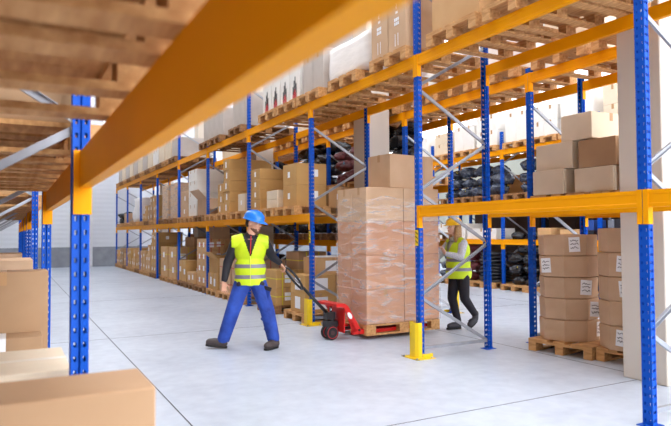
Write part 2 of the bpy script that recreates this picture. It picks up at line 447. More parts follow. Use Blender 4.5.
# post guards
def guard(x, y, label, rz=0):
    root = empty('post_guard', (x, y, 0), rz); tag(root, label, 'post guard')
    bm = bmesh.new()
    for pts in ([(-.03, -.075), (.11, -.075)], [(-.03, -.075), (-.03, .075)], [(-.03, .075), (.11, .075)]): pass
    prof = [(.02, -.085), (-.03, -.085), (-.055, -.05), (-.055, .05), (-.03, .085), (.02, .085)]
    inner = [(.02, -.079), (-.027, -.079), (-.049, -.046), (-.049, .046), (-.027, .079), (.02, .079)]
    ring = prof + inner[::-1]
    A = [bm.verts.new((a, b, .006)) for a, b in ring]; B = [bm.verts.new((a, b, .4)) for a, b in ring]
    n = len(ring)
    for i in range(n): bm.faces.new((A[i], A[(i+1) % n], B[(i+1) % n], B[i]))
    for i in range(len(prof)-1):
        j = n-1-i
        bm.faces.new((B[i], B[i+1], B[j-1], B[j])); bm.faces.new((A[i], A[j], A[j-1], A[i+1]))
    fin(bm, 'guard_shield', GUARD, root)
    bm = bmesh.new(); box(bm, -.1, -.15, 0, .16, -.09, .006); box(bm, -.1, -.15, 0, -.062, .15, .006); box(bm, -.1, .09, 0, .16, .15, .006)
    box(bm, .02, -.095, .006, .16, -.089, .05)
    box(bm, -.062, -.09, 0, -.05, .09, .006)
    fin(bm, 'guard_foot', GUARD, root)
    bm = bmesh.new()
    for a, b in ((-.08, -.125), (.12, -.125), (-.08, .125)):
        bmesh.ops.create_cone(bm, cap_ends=True, segments=8, radius1=.011, radius2=.009, depth=.012, matrix=Matrix.Translation((a, b, .012)))
    fin(bm, 'anchor_bolt', ZINC, root)
guard(AX0-.03, Y1, 'yellow steel guard around the blue post in front of the wrapped load')
guard(AX0-.03, Y1+P, 'yellow steel guard around the post behind the jack handle')
guard(BX1+.03, Y1+P, 'yellow steel guard half hidden behind the woman', PI)
# warning stickers on the two posts by the passage
for y, lb in ((Y1, 'small yellow and black warning sticker on the post before the load'), (Y1+P, 'small yellow and black warning sticker on the post behind the man')):
    bm = bmesh.new(); box(bm, AX0-.0105, y-.03, 1.26, AX0-.0095, y+.03, 1.44)
    o = fin(bm, 'warning_sticker', GUARD); tag(o, lb, 'sticker')
    bm = bmesh.new()
    for q in range(3):
        bar(bm, (AX0-.0112, y-.022, 1.29+q*.05), (AX0-.0112, y+.022, 1.32+q*.05), .0008, .012)
    fin(bm, 'black_stripe', INK, o)

# ---------------------------------------------------------------- pallets
def make_pallet_parts():
    d = {}
    bm = bmesh.new()
    for i in range(5):
        w = .145 if i in (0, 2, 4) else .1
        yc = (-.4+.0725, -.2, 0, .2, .4-.0725)[i]
        box(bm, -.6, yc-w/2, .122, .6, yc+w/2, .144)
    for xc in (-.5275, 0, .5275): box(bm, xc-.0725, -.4, .1, xc+.0725, .4, .1219)
    me = bpy.data.meshes.new('deck'); bmesh.ops.recalc_face_normals(bm, faces=bm.faces[:]); bm.to_mesh(me); bm.free(); me.materials.append(WOOD); d['deck'] = me
    bm = bmesh.new(); box(bm, -.0725, -.05, 0, .0725, .05, .078); me = bpy.data.meshes.new('block'); bmesh.ops.recalc_face_normals(bm, faces=bm.faces[:]); bm.to_mesh(me); bm.free(); me.materials.append(WOOD); d['block'] = me
    bm = bmesh.new(); box(bm, -.6, -.05, 0, .6, .05, .022); me = bpy.data.meshes.new('runner'); bmesh.ops.recalc_face_normals(bm, faces=bm.faces[:]); bm.to_mesh(me); bm.free(); me.materials.append(WOOD); d['runner'] = me
    bm = bmesh.new()
    for i in range(5):
        w = .145 if i in (0, 2, 4) else .1
        yc = (-.4+.0725, -.2, 0, .2, .4-.0725)[i]
        box(bm, -.6, yc-w/2, .122, .6, yc+w/2, .144)
    for xc in (-.5275, 0, .5275):
        box(bm, xc-.0725, -.4, .1, xc+.0725, .4, .1219)
        for yc in (-.35, 0, .35): box(bm, xc-.0725, yc-.05, .0221, xc+.0725, yc+.05, .0999)
    for yc in (-.35, 0, .35): box(bm, -.6, yc-.05, 0, .6, yc+.05, .022)
    me = bpy.data.meshes.new('pallet'); bmesh.ops.recalc_face_normals(bm, faces=bm.faces[:]); bm.to_mesh(me); bm.free(); me.materials.append(WOOD); d['all'] = me
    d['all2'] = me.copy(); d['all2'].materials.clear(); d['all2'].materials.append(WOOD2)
    return d
PP = make_pallet_parts()
def pallet(x, y, z, label, detail=False, rz=0, dark=False, group=None):
    """x, y = centre; long side (1.2) along X"""
    if not detail:
        o = link_mesh('wooden_pallet', PP['all2' if dark else 'all'], WOOD, None, (x, y, z+.001), (0, 0, rz))
        return tag(o, label, 'pallet', group)
    root = empty('wooden_pallet', (x, y, z+.001), rz); tag(root, label, 'pallet', group)
    link_mesh('deck', PP['deck'], WOOD, root)
    for yc in (-.35, 0, .35):
        link_mesh('runner', PP['runner'], WOOD, root, (0, yc, 0))
        for xc in (-.5275, 0, .5275): link_mesh('block', PP['block'], WOOD, root, (xc, yc, .0221))
    return root

# ---------------------------------------------------------------- cardboard boxes
BOXM = {}
def box_meshes(dx, dy, dz, along):
    k = (round(dx, 3), round(dy, 3), round(dz, 3), along)
    if k in BOXM: return BOXM[k]
    bm = bmesh.new(); box(bm, -dx/2, -dy/2, 0, dx/2, dy/2, dz)
    # top flaps: a shallow slit along the tape line
    bevel_all(bm, min(.006, dz*.03), 2)
    body = bpy.data.meshes.new('carton_body'); bm.to_mesh(body); bm.free()
    for p in body.polygons: p.use_smooth = False
    bm = bmesh.new(); e = .0012; tw = .028; dn = min(.1, dz*.3)
    hx = (dx if along == 'x' else dy)/2+e
    pf = [(-hx, dz-dn), (-hx, dz+e), (hx, dz+e), (hx, dz-dn), (hx-.0009, dz-dn), (hx-.0009, dz+.0003), (-hx+.0009, dz+.0003), (-hx+.0009, dz-dn)]
    A = [bm.verts.new((u, -tw, v) if along == 'x' else (tw, u, v)) for u, v in pf]; B = [bm.verts.new((u, tw, v) if along == 'x' else (-tw, u, v)) for u, v in pf]
    for i in range(8): bm.faces.new((A[i], A[(i+1) % 8], B[(i+1) % 8], B[i]))
    bm.faces.new((A[0], A[7], A[6], A[1])); bm.faces.new((A[1], A[6], A[5], A[2])); bm.faces.new((A[2], A[5], A[4], A[3]))
    bm.faces.new((B[1], B[6], B[7], B[0])); bm.faces.new((B[2], B[5], B[6], B[1])); bm.faces.new((B[3], B[4], B[5], B[2]))
    tape = bpy.data.meshes.new('packing_tape'); bm.to_mesh(tape); bm.free()
    BOXM[k] = (body, tape); return BOXM[k]
TM = {}
def cbox(x, y, z, dx, dy, dz, color, label, group=None, tape='x', tmat=TAPE, stk=(), rz=0, strap=None, name='cardboard_box', cat='box'):
    """x, y centre, z base.  stk: paper labels as (face, u, v, w, h) with face '-x' or '-y'"""
    g = .004
    dx -= g; dy -= g; dz -= .003
    body, tp = box_meshes(dx, dy, dz, tape or 'x')
    kb = (body.name, color)
    if kb not in TM:
        b2 = body.copy(); b2.materials.clear(); b2.materials.append(CARD[color]); TM[kb] = b2
    o = bpy.data.objects.new(name, TM[kb]); COL.objects.link(o); o.location = (x, y, z+.0015); o.rotation_euler = (0, 0, rz)
    tag(o, label, cat, group)
    if tape:
        kt = (tp.name, tmat.name)
        if kt not in TM:
            t2 = tp.copy(); t2.materials.clear(); t2.materials.append(tmat); TM[kt] = t2
        link_mesh('packing_tape', TM[kt], tmat, o)
    for f, u, v, w, h in stk:
        bm = bmesh.new()
        if f == '-x': box(bm, -dx/2-.0026, u*dy-w/2, v*dz-h/2, -dx/2-.0018, u*dy+w/2, v*dz+h/2)
        else: box(bm, u*dx-w/2, -dy/2-.0026, v*dz-h/2, u*dx+w/2, -dy/2-.0018, v*dz+h/2)
        fin(bm, 'shipping_label', LABEL, o)
    if strap:
        bm = bmesh.new(); e = .002; w = .008
        for q in (-.22, .22):
            box(bm, q*dx-w, -dy/2-e, -.0, q*dx+w, -dy/2-.0005, dz+e); box(bm, q*dx-w, -dy/2-e, dz+.0014, q*dx+w, dy/2+e, dz+e+.0014)
        box(bm, -dx/2-e, -dy/2-e-.001, dz*.5-w, dx/2+e, -dy/2-.0005, dz*.5+w)
        box(bm, -dx/2-e, -dy/2-e, dz*.5-w, -dx/2-.0005, dy/2, dz*.5+w)
        fin(bm, 'strap_band', strap, o)
    return o
LAYN = {1: ['single layer'], 2: ['bottom layer', 'top layer'], 3: ['bottom layer', 'middle layer', 'top layer'], 4: ['bottom layer', 'second layer', 'third layer', 'top layer'],
        5: ['bottom layer', 'second layer', 'middle layer', 'fourth layer', 'top layer']}
def load(x0, x1, y0, y1, z, nx, ny, nz, h, color, desc, labels=False, tape='x', tmat=TAPE, strap=None, jit=.004, drop=0, adj=None, lw=(.1, .12), ltop=True, shared=False):
    """a load of cartons filling x0..x1, y0..y1 from z up"""
    dx, dy = (x1-x0)/nx, (y1-y0)/ny
    cname = adj or {'tan': 'tan', 'ochre': 'ochre', 'brown': 'brown', 'dim': 'dark brown', 'pale': 'pale', 'pink': 'light brown', 'white': 'white', 'grey': 'grey'}[color]
    for k in range(nz):
        for i in range(nx):
            for j in range(ny):
                if k == nz-1 and drop and R.random() < drop: continue
                pos = []
                if nx > 1: pos.append(('front', 'back')[i] if nx == 2 else ('front', 'middle', 'back')[i])
                if ny > 1: pos.append(('near end', 'far end')[j] if ny == 2 else ('near end', 'centre', 'far end')[j] if ny == 3 else ('near end', 'near centre', 'far centre', 'far end')[j])
                lb = '%s box, %s, %s' % (cname, LAYN[nz][k] + (' ' + ' '.join(pos) if pos else ''), desc) if not shared else '%s box of %s' % (cname, desc)
                st = []
                if labels:
                    if i == 0: st.append(('-x', R.uniform(-.15, .15), R.uniform(.42, .58), *lw))
                    if j == 0: st.append(('-y', R.uniform(-.15, .15), R.uniform(.42, .58), *lw))
                gx, gy = R.uniform(-jit, jit)*.4, R.uniform(-jit, jit)*.4
                cbox(x0+dx*(i+.5)+gx, y0+dy*(j+.5)+gy, z+h*k, dx-jit*.5, dy-jit*.5, h, color, lb, desc, tape, tmat, st, 0, strap)
# ---------------------------------------------------------------- loads on the middle rack, top level
ZU = 3.448; ZP = .146; AXC = 4.616
def pal_A(y, z, where, detail=False, dark=False, rz=0):
    return pallet(AXC, y, z, 'wooden pallet %s' % where, detail, rz, dark)
z = ZU+ZP
pal_A(4.95, ZU, 'under the big tan carton at the top edge', True)
cbox(4.52, 4.93, z, .9, .76, .95, 'tan', 'big tan carton cut off by the top edge, on the upper shelf', tape='x')
pal_A(4.05, ZU, 'on the upper shelf right of the big tan carton', True)
load(4.2, 5.1, 3.7, 4.4, z, 1, 2, 1, .6, 'tan', 'upper shelf pallet over the round boxes')
pal_A(3.2, ZU, 'on the upper shelf nearest the beige pillar', True)
load(4.2, 5.1, 2.95, 3.5, z, 1, 1, 1, .5, 'tan', 'upper shelf nearest the beige pillar')
pal_A(6.15, ZU, 'under the two tall cartons left of the front post', True)
for i, y in enumerate((5.97, 6.36)):
    o = cbox(4.34, y, z, .58, .375, .82, 'pink', 'tall light brown carton with white print, %s, upper shelf by post' % ('right one' if i == 0 else 'left one'), tape=None)
    bm = bmesh.new()
    x0 = -.29-.0015
    for a in range(3):
        for b in range(2): box(bm, x0-.0008, -.05+a*.035, .30+b*.05, x0, -.022+a*.035, .34+b*.05)
    for a in (-.03, .03): box(bm, x0-.0008, a-.006, .05, x0, a+.006, .2)
    box(bm, x0-.0008, -.03, .44, x0, .02, .47); box(bm, x0-.0008, -.008, .5, x0, .012, .62)
    fin(bm, 'printed_mark', LABEL, o)
pal_A(7.3, ZU, 'under the white film-wrapped load', True)
o = None
def wrapped(x0, x1, y0, y1, z0, z1, label, m_=FILMW, bump=.012, seed=1):
    bm = bmesh.new()
    nx, ny, nz = 8, 8, 7
    def P_(i, j, k):
        p = Vector((x0+(x1-x0)*i/nx, y0+(y1-y0)*j/ny, z0+(z1-z0)*k/nz))
        q = noise.noise_vector(p*2.6+Vector((seed, 0, 0)))*bump*2
        edge = (i in (0, nx)) + (j in (0, ny)) + (k == nz)
        c = Vector(((x0+x1)/2, (y0+y1)/2, p.z)); r = (c-p); r.z = 0
        if i in (0, nx) and j in (0, ny) and r.length: q += r.normalized()*.03
        if k == 0: q.z = abs(q.z)*0
        return p+q
    vs = {}
    def V(i, j, k):
        if (i, j, k) not in vs: vs[(i, j, k)] = bm.verts.new(P_(i, j, k))
        return vs[(i, j, k)]
    for k in range(nz):
        for i in range(nx):
            bm.faces.new((V(i, 0, k), V(i+1, 0, k), V(i+1, 0, k+1), V(i, 0, k+1))); bm.faces.new((V(i, ny, k), V(i, ny, k+1), V(i+1, ny, k+1), V(i+1, ny, k)))
        for j in range(ny):
            bm.faces.new((V(0, j, k), V(0, j, k+1), V(0, j+1, k+1), V(0, j+1, k))); bm.faces.new((V(nx, j, k), V(nx, j+1, k), V(nx, j+1, k+1), V(nx, j, k+1)))
    for i in range(nx if m_ is not FILM else 0):
        for j in range(ny):
            bm.faces.new((V(i, j, nz), V(i+1, j, nz), V(i+1, j+1, nz), V(i, j+1, nz))); bm.faces.new((V(i, j, 0), V(i, j+1, 0), V(i+1, j+1, 0), V(i+1, j, 0)))
    o = fin(bm, 'wrapped_load', m_, smooth=True)
    return tag(o, label, 'wrapped load')
wrapped(4.12, 5.1, 6.72, 7.88, z+.012, 4.1, 'white film-wrapped load on the upper shelf above the wrapped stack')
pal_A(8.4, ZU, 'under the grey cartons above the handle', True)
load(4.12, 4.95, 8.05, 8.75, z, 2, 2, 1, .62, 'grey', 'upper shelf above the jack handle', lw=(.08, .1))
for i, yc in enumerate((9.25, 10.1)):
    pal_A(yc, ZU, ('under the nearer', 'under the farther')[i] + ' white cartons with red and black print', True)
for j in range(4):
    y = 9.06 + .41*j
    o = cbox(4.42, y, z, .62, .385, .66, 'white', 'white carton with red and black bars, %s from the right' % ORD[j].replace('nearest', 'first'), 'white printed cartons on the upper shelf', tape=None)
    bm = bmesh.new(); x0 = -.31-.0015; red = bmesh.new()
    for q, (a, h) in enumerate(((-.06, .2), (-.02, .32), (.02, .26), (.06, .16))):
        box(bm, x0-.0008, a-.014, .08, x0, a+.014, .08+h); box(red, x0-.002, a-.014, .04, x0-.0012, a+.014, .04+h*.45)
    fin(bm, 'printed_bars', INK, o); fin(red, 'red_print', REDINK, o)
pal_A(11.85, ZU, 'under the pair of grey-brown cartons left of the tall post', dark=True)
load(4.12, 5.0, 11.5, 12.25, z, 1, 2, 1, .7, 'grey', 'upper shelf left of the tall post')
pal_A(13.25, ZU, 'dark, on the upper shelf above the long flat boxes', dark=True)
pal_A(14.12, ZU, 'second dark one above the long flat boxes', dark=True)
load(4.12, 5.0, 12.9, 14.45, z, 1, 4, 1, .62, 'grey', 'upper shelf farther row')
yy = 16.95; i = 0
while yy < 27.6:
    pal_A(yy+.4, ZU, 'of the far upper row, %s towards the end wall' % ORD[i].replace('nearest', 'first'), dark=i % 2 == 0)
    c = ('grey', 'pale', 'pale', 'white', 'pale', 'grey', 'pale', 'grey', 'pale', 'grey', 'pale', 'grey')[i]
    load(4.12, 5.0, yy+.03, yy+.77, z, 1, 2, 1, .55+.08*(i % 3), c, 'far upper row, stack %s towards wall' % ORD[i].replace('nearest', 'first'), adj='pale' if c == 'pale' else None)
    yy += .9; i += 1
# ---- lower shelf of the middle rack
ZL = 1.712; z = ZL+ZP
def pal_L(y, where, dark=False, detail=True): return pallet(AXC, y, ZL, 'wooden pallet %s' % where, detail, 0, dark)
pal_L(9.3, 'under the two labelled ochre boxes beside the post')
for k in range(2):
    cbox(4.42, 9.35, z+.36*k, .56, .56, .36, 'ochre', '%s labelled ochre carton beside the post on the lower shelf' % ('lower', 'upper')[k], tape='y', stk=[('-x', .05, .5, .09, .1), ('-y', .1, .55, .13, .12)])
cbox(5.0, 9.3, z, .54, .5, .34, 'tan', 'tan carton with white label seen right of the post, lower shelf', tape='y', stk=[('-y', -.1, .5, .12, .1)])
pal_L(10.2, 'under the flat pale cartons over the man')
for k in range(2):
    for i in range(2):
        cbox(4.4+.56*i, 10.1, z+.16*k, .55, .5, .16, 'pale', 'flat pale carton, %s %s, above the helmet' % (('bottom', 'top')[k], ('front', 'back')[i]), tape='y', tmat=TAPEW)
pal_L(11.02-.0, 'under the four thin ochre cartons')
for k in range(4):
    cbox(4.56, 10.95, z+.195*k, .86, .5, .195, 'ochre', 'long thin ochre carton, %s, left of the labelled pair' % LAYN[4][k], tape='x', stk=[('-x', 0, .5, .08, .09)])
pal_L(11.75, 'under the single upright pale box', detail=False)
cbox(4.33, 11.75, z, .4, .4, .36, 'pale', 'upright pale box standing alone beside the tall post', tape='y', stk=[('-x', 0, .5, .07, .09)])
pal_L(12.72, 'under the five long ochre cartons', detail=False)
for k in range(5):
    cbox(4.6+.015*(k % 2), 12.68, z+.232*k, .98, .42, .232, 'ochre', 'long ochre carton, %s, of the tall stack by the post' % LAYN[5][k], tape='x', stk=[('-x', 0, .5, .08, .13)])
load(4.12, 4.5, 12.92, 13.3, z, 1, 1, 3, .22, 'ochre', 'small stack beside long ochre cartons', labels=True, lw=(.07, .12))
pal_L(13.6, 'behind the tall ochre stack', detail=False)
pal_L(14.6, 'under the big open pink-brown box', dark=True, detail=False)
# open carton
def open_carton(x, y, z0, dx, dy, dz, color, label):
    bm = bmesh.new(); t = .008
    box(bm, -dx/2, -dy/2, 0, dx/2, dy/2, t)
    box(bm, -dx/2, -dy/2, t, -dx/2+t, dy/2, dz); box(bm, dx/2-t, -dy/2, t, dx/2, dy/2, dz)
    box(bm, -dx/2+t, -dy/2, t, dx/2-t, -dy/2+t, dz); box(bm, -dx/2+t, dy/2-t, t, dx/2-t, dy/2, dz)
    o = fin(bm, 'open_carton', CARD[color], None, (x, y, z0)); tag(o, label, 'box')
    for s, ax, ang in ((-1, 'x', .8), (1, 'x', -.3), (-1, 'y', -1.2), (1, 'y', .3)):
        bm = bmesh.new(); w = (dy if ax == 'x' else dx); fl_ = min(dx, dy)*.36
        box(bm, 0, -w/2+.01, 0, fl_, w/2-.01, .005)
        M = Matrix.Rotation(-ang, 4, 'Y')
        for v in bm.verts: v.co = M @ v.co
        rz = {(-1, 'x'): PI, (1, 'x'): 0, (-1, 'y'): -PI/2, (1, 'y'): PI/2}[(s, ax)]
        M = Matrix.Translation(((s*dx/2 if ax == 'x' else 0), (s*dy/2 if ax == 'y' else 0), dz)) @ Matrix.Rotation(rz, 4, 'Z')
        for v in bm.verts: v.co = M @ v.co
        fin(bm, 'flap', CARD[color], o)
    return o
open_carton(4.58, 14.58, z+.001, .92, .8, .4, 'pink', 'big open pink-brown carton with raised flaps on the lower shelf')
pal_L(15.45, 'under the grid of white cartons', detail=False)
load(4.12, 5.12, 15.08, 15.85, z, 3, 2, 4, .3, 'white', 'white block behind the open carton')
pal_L(16.3, 'under the labelled pair left of the white block', detail=False)
load(4.12, 4.9, 15.98, 16.66, z, 1, 1, 2, .35, 'pink', 'left of the white block', labels=True)
for i, yy in enumerate((17.6, 18.7)):
    pal_L(yy, 'under the %s film-wrapped brown load' % ('nearer', 'farther')[i], dark=True, detail=False)
    load(4.14, 5.08, yy-.4, yy+.4, z, 1, 2, 3, .34, 'pink', '%s film-wrapped load on the lower shelf' % ('nearer', 'farther')[i], shared=True)
    o = wrapped(4.125, 5.1, yy-.415, yy+.415, z+.004, z+1.035, 'glossy clear film around the %s brown load, lower shelf' % ('nearer', 'farther')[i], FILM, .003, 5+i)
    o.name = 'stretch_film'; o['category'] = 'film'
yy = 20.1
for i in range(3):
    pal_L(yy+.05, 'far along the lower shelf, %s beyond the wrapped loads' % ORD[i].replace('nearest', 'first'), dark=i == 1, detail=False)
    load(4.14, 5.05, yy-.32, yy+.42, z, 1, 2, (3, 3, 2)[i], .27, ('ochre', 'brown', 'ochre')[i], 'far lower shelf, stack %s beyond wrapped loads' % ORD[i].replace('nearest', 'first'), drop=.4, labels=True, lw=(.08, .1), jit=.03)
    yy += .87
pal_L(23.3, 'under the milky wrapped bundle far along', detail=False)
wrapped(4.15, 5.1, 22.9, 24.2, z+.01, 2.75, 'milky film bundle near the far end of the lower shelf', FILMW, .05, 9)
pal_L(24.55, 'beyond the milky bundle', detail=False)
load(4.14, 4.95, 25.4, 26.2, z, 1, 2, 1, .4, 'pink', 'far end of the lower shelf')
pal_L(25.8, 'under the last cartons at the far end', detail=False)
pal_L(27.0, 'at the very end under black sacks', detail=False)

# ---- floor level of the middle rack
z = ZP
def pal_F(y, where, dark=False, detail=True, xc=AXC+.02): return pallet(xc, y, 0, 'wooden pallet on the floor %s' % where, detail, 0, dark)
pal_F(8.97, 'behind the yellow guard')
for k in range(2):
    for i in range(2):
        cbox(4.36+.56*i, 8.92, z+.3*k, .55, .56, .3, ('tan', 'ochre')[i == 0], 'ochre carton with big label, %s %s, behind yellow guard' % (('bottom', 'top')[k], ('front', 'back')[i]), tape='y', stk=([('-x', 0, .5, .2, .19)] if i == 0 else [])+[('-y', 0, .5, .26, .19)])
cbox(4.62, 8.93, z+.6, .62, .5, .27, 'tan', 'top tan carton with wide label crowning the stack by the guard', tape='y', stk=[('-y', .05, .5, .36, .17)])
bm = bmesh.new(); box(bm, 4.36, 8.7, z+.872, 4.9, 9.15, z+.884)
tag(fin(bm, 'paper_sheet', LABEL), 'white papers lying on the top carton by the guard', 'paper')
pal_F(10.2, 'under the yellow-strapped cartons', dark=True, detail=False)
for k in range(3):
    for i in range(2):
        if k == 2 and i == 0: continue
        cbox((4.3, 4.8)[i], 10.1, z+.31*k, (.42, .56)[i], .56, .31, ('ochre', 'brown')[k == 2], 'ochre carton with yellow strap, %s %s, beside the man' % (LAYN[3][k], ('front', 'back')[i]), tape='y', stk=[('-y', .05, .5, .14, .14)], strap=STRAPY)
pal_F(11.85, 'just behind the man', detail=False)
load(4.08, 5.0, 11.5, 12.2, z, 2, 2, 2, .36, 'pink', 'floor stack just behind the man', strap=STRAPR)
pal_F(12.55+.12, 'under the red-strapped cartons', detail=True)
load(4.08, 4.9, 12.35, 13.05, z, 2, 2, 2, .36, 'pink', 'red-strapped floor stack left of the man', strap=STRAPR)
pal_F(13.55, 'under the open-topped cartons', detail=True)
load(4.08, 5.0, 13.2, 13.93, z, 2, 2, 1, .36, 'ochre', 'floor stack by the blue post left of man', labels=True, lw=(.12, .17))
open_carton(4.38, 13.56, z+.362, .56, .66, .34, 'ochre', 'open ochre carton on top of the stack left of the man')
pal_F(14.6, 'under the tan cartons with many white labels', dark=True, detail=False)
for k in range(4):
    for i in range(2):
        cbox(4.34+.46*i, 14.62, z+.285*k, .45, .8, .285, 'tan', 'tan carton with several white labels, %s %s' % (LAYN[4][k], ('front', 'back')[i]), strap=STRAPR if i == 0 else None, tape='x', stk=[('-x', -.25, .5, .12, .12), ('-x', .2, .5, .12, .12), ('-y', -.2, .5, .12, .12), ('-y', .2, .55, .1, .12)] if i == 0 else [('-y', 0, .5, .12, .12)])
cbox(4.5, 14.4, z+.285*4, .4, .4, .28, 'brown', 'single brown carton on top of the many-labelled tan stack', tape='y')
pal_F(15.4+.1, 'under the small mixed cartons', dark=True, detail=False)
load(4.08, 4.8, 15.15, 15.85, z, 2, 2, 1, .28, 'tan', 'low mixed group left of labelled stack', labels=True)
pal_F(16.35, 'under the two low labelled cartons', dark=True, detail=False)
load(4.08, 4.75, 15.98, 16.7, z, 1, 2, 1, .55, 'ochre', 'low pair before the yellow-taped cartons', labels=True, lw=(.14, .14))
for i, yc in enumerate((17.5, 18.55)):
    pal_F(yc, 'under the %s yellow-taped cartons' % ('nearer', 'farther')[i], detail=False)
    load(4.08, 5.1, yc-.4, yc+.42, z, 2, 1, 2, .44, 'tan', '%s yellow-taped floor stack' % ('nearer', 'farther')[i], labels=True, lw=(.2, .16), strap=STRAPY)
load(4.6, 5.1, 17.1, 18.1, z+.89, 1, 2, 1, .28, 'brown', 'on top of the nearer yellow-taped stack')
yy = 20.1
SP = [(4, .33, 'ochre'), (3, .3, 'tan'), (2, .34, 'tan'), (2, .38, 'ochre'), (2, .34, 'tan'), (2, .36, 'ochre'), (1, .5, 'tan'), (2, .34, 'brown'), (2, .3, 'tan')]
for i, (nz, h, c) in enumerate(SP):
    pal_F(yy, 'far along the aisle, %s beyond the yellow-taped stacks' % ORD[i].replace('nearest', 'first'), dark=i % 3 == 0, detail=False)
    load(4.08, 4.95, yy-.38, yy+.38, z, 1, 2, nz, h, c, 'far floor row, stack %s beyond yellow-taped' % ORD[i].replace('nearest', 'first'), drop=.4, labels=True, lw=(.1, .1), jit=.03)
    yy += .92

# ---------------------------------------------------------------- second rack, bay over the round boxes
pallet(6.36, 5.14, 1.715, 'wooden pallet under the left pale cartons above the round boxes', True)
pallet(6.36, 4.25, 1.715, 'wooden pallet under the right pale cartons above the round boxes', True)
z = 1.715+ZP
S2 = [('-x', 0, .5, .0, .0)]
def pc(x0, x1, y0, y1, z0, z1, col, label, tape='y', tm=TAPE):
    return cbox((x0+x1)/2, (y0+y1)/2, z0, x1-x0, y1-y0, z1-z0, col, label, tape=tape, tmat=tm)
pc(5.76, 6.38, 5.02, 5.5, z, z+.3, 'pale', 'bottom left pale carton above the round boxes, touching the post', 'y')
pc(5.8, 6.32, 4.92, 5.48, z+.3, z+.62, 'pale', 'pale carton with torn tape, middle of the left pile above round boxes', 'y')
pc(5.82, 6.5, 4.66, 5.1, z+.621, z+.93, 'pale', 'topmost pale carton of the pile above the round boxes', 'y')
pc(5.8, 6.4, 4.38, 4.9, z, z+.28, 'pale', 'bottom right carton with vertical tape above the round boxes', 'y')
pc(5.8, 6.4, 4.34, 4.84, z+.281, z+.6, 'brown', 'darker taped carton at right, middle of the pile above round boxes', 'y')
pc(5.85, 6.4, 3.75, 4.3, z, z+.28, 'tan', 'carton beside the beige pillar on the shelf, bottom')
pc(5.85, 6.4, 3.78, 4.26, z+.281, z+.57, 'pale', 'carton beside the beige pillar on the shelf, upper')
pc(6.45, 6.95, 4.4, 5.4, z, z+.6, 'pale', 'big pale carton at the back of the pile above round boxes')
# octagonal stacks
def octo(cx, cy, z0, r, n, h, rot, label, pallab, prx, labs, col='brown'):
    for k in range(n):
        bm = bmesh.new()
        rr = r*(1-.012*((k*7) % 3))
        def ring(rad, zz): return [bm.verts.new((rad*math.cos(PI/8+i*PI/4), rad*math.sin(PI/8+i*PI/4), zz)) for i in range(8)]
        seq = [(rr*.985, 0), (rr, .008), (rr*1.0, h*.45), (rr*1.015, h*.8), (rr*1.01, h-.012), (rr*.97, h-.004)]
        rs = [ring(a, b) for a, b in seq]
        for i in range(len(rs)-1):
            for q in range(8): bm.faces.new((rs[i][q], rs[i][(q+1) % 8], rs[i+1][(q+1) % 8], rs[i+1][q]))
        bm.faces.new(rs[0][::-1]); bm.faces.new(rs[-1])
        ro = rot + R.uniform(-.06, .06)
        o = fin(bm, 'octagonal_box', CARD[col], None, (cx+R.uniform(-.008, .008), cy+R.uniform(-.008, .008), z0+k*(h+.001)), (0, 0, ro))
        tag(o, 'octagonal cardboard box, %s, %s' % (LAYN[5][k] if n == 5 else LAYN[4][k], label), 'box')
        # paper label with handwriting on the facet given
        ang, tilt, uoff = labs[k]
        fr = rr*math.cos(PI/8)*1.012+.003
        root = Matrix.Rotation(ang-ro, 4, 'Z')
        bm = bmesh.new(); Mt = root @ Matrix.Translation((fr, uoff, h*.52)) @ Matrix.Rotation(tilt, 4, 'X')
        box(bm, -.0005, -.062, -.085, .001, .062, .085, Mt)
        lb = fin(bm, 'shipping_label', LABEL, o)
        rq = random.Random(k*13+int(cx*100))
        for line in range(3):
            bm = bmesh.new(); zz = .045-.04*line; pts = []
            for s in range(9):
                pts.append((.0018, -.045+.0112*s, zz+rq.uniform(-.013, .013)))
            for a, b in zip(pts, pts[1:]):
                bar(bm, a, b, .0008, .006)
            for v in bm.verts: v.co = Mt @ v.co
            fin(bm, 'handwriting', INK, lb)
# facets facing -X/-Y: normals at multiples of 45 deg
ROTP = .17
pallet(6.13, 5.04, 0, 'wooden pallet under the left stack of octagonal boxes', True, ROTP)
octo(5.9, 5.1, ZP, .335, 5, .246, ROTP, 'left stack beside the blue post', '', 0,
     [(-1.40, -.06, .12), (-2.18, -.05, .22), (-2.18, -.06, .12), (-2.97, .06, -.1), (-2.18, .05, 0)], 'pink')
pallet(6.3, 4.2, 0, 'wooden pallet under the right stack of octagonal boxes', True, .1)
octo(6.0, 4.32, ZP, .34, 5, .26, .26, 'right stack beside the beige pillar', '', 0,
     [(-2.88, -.08, 0), (-2.88, -.03, .25), (-2.88, .07, .05), (-2.88, -.08, .03), (-2.88, .02, .1)], 'pink')

# upper level of the second rack
z = ZU+ZP
BXC = 6.36
for i, yc in enumerate((3.3, 4.2, 5.1)):
    pallet(BXC, yc, ZU, 'wooden pallet on top of the second rack, %s from the beige pillar' % ORD[i].replace('nearest', 'first'), True)
load(5.95, 6.9, 4.72, 5.45, z, 1, 2, 1, .5, 'pale', 'top of second rack over round boxes')
for i, yc in enumerate((6.2, 7.1, 8.0)):
    pallet(BXC, yc, ZU, 'wooden pallet over the passage on the second rack, %s from the right' % ORD[i].replace('nearest', 'first'), True)
wrapped(5.9, 6.85, 5.85, 7.0, z+.01, 4.15, 'translucent film-wrapped load on the second rack above the passage', FILMW, .03, 3)
load(5.9, 6.8, 7.2, 8.35, z, 1, 3, 1, .75, 'white', 'second rack above the passage')
n = 0
for k in range(2, 6):
    for i in range(3):
        yc = Y1+P*(k-1)+.52+.88*i
        pallet(BXC, yc, ZU, 'wooden pallet on the second rack top, %s beyond the passage' % (ORD+['thirteenth'])[n].replace('nearest', 'first')); n += 1
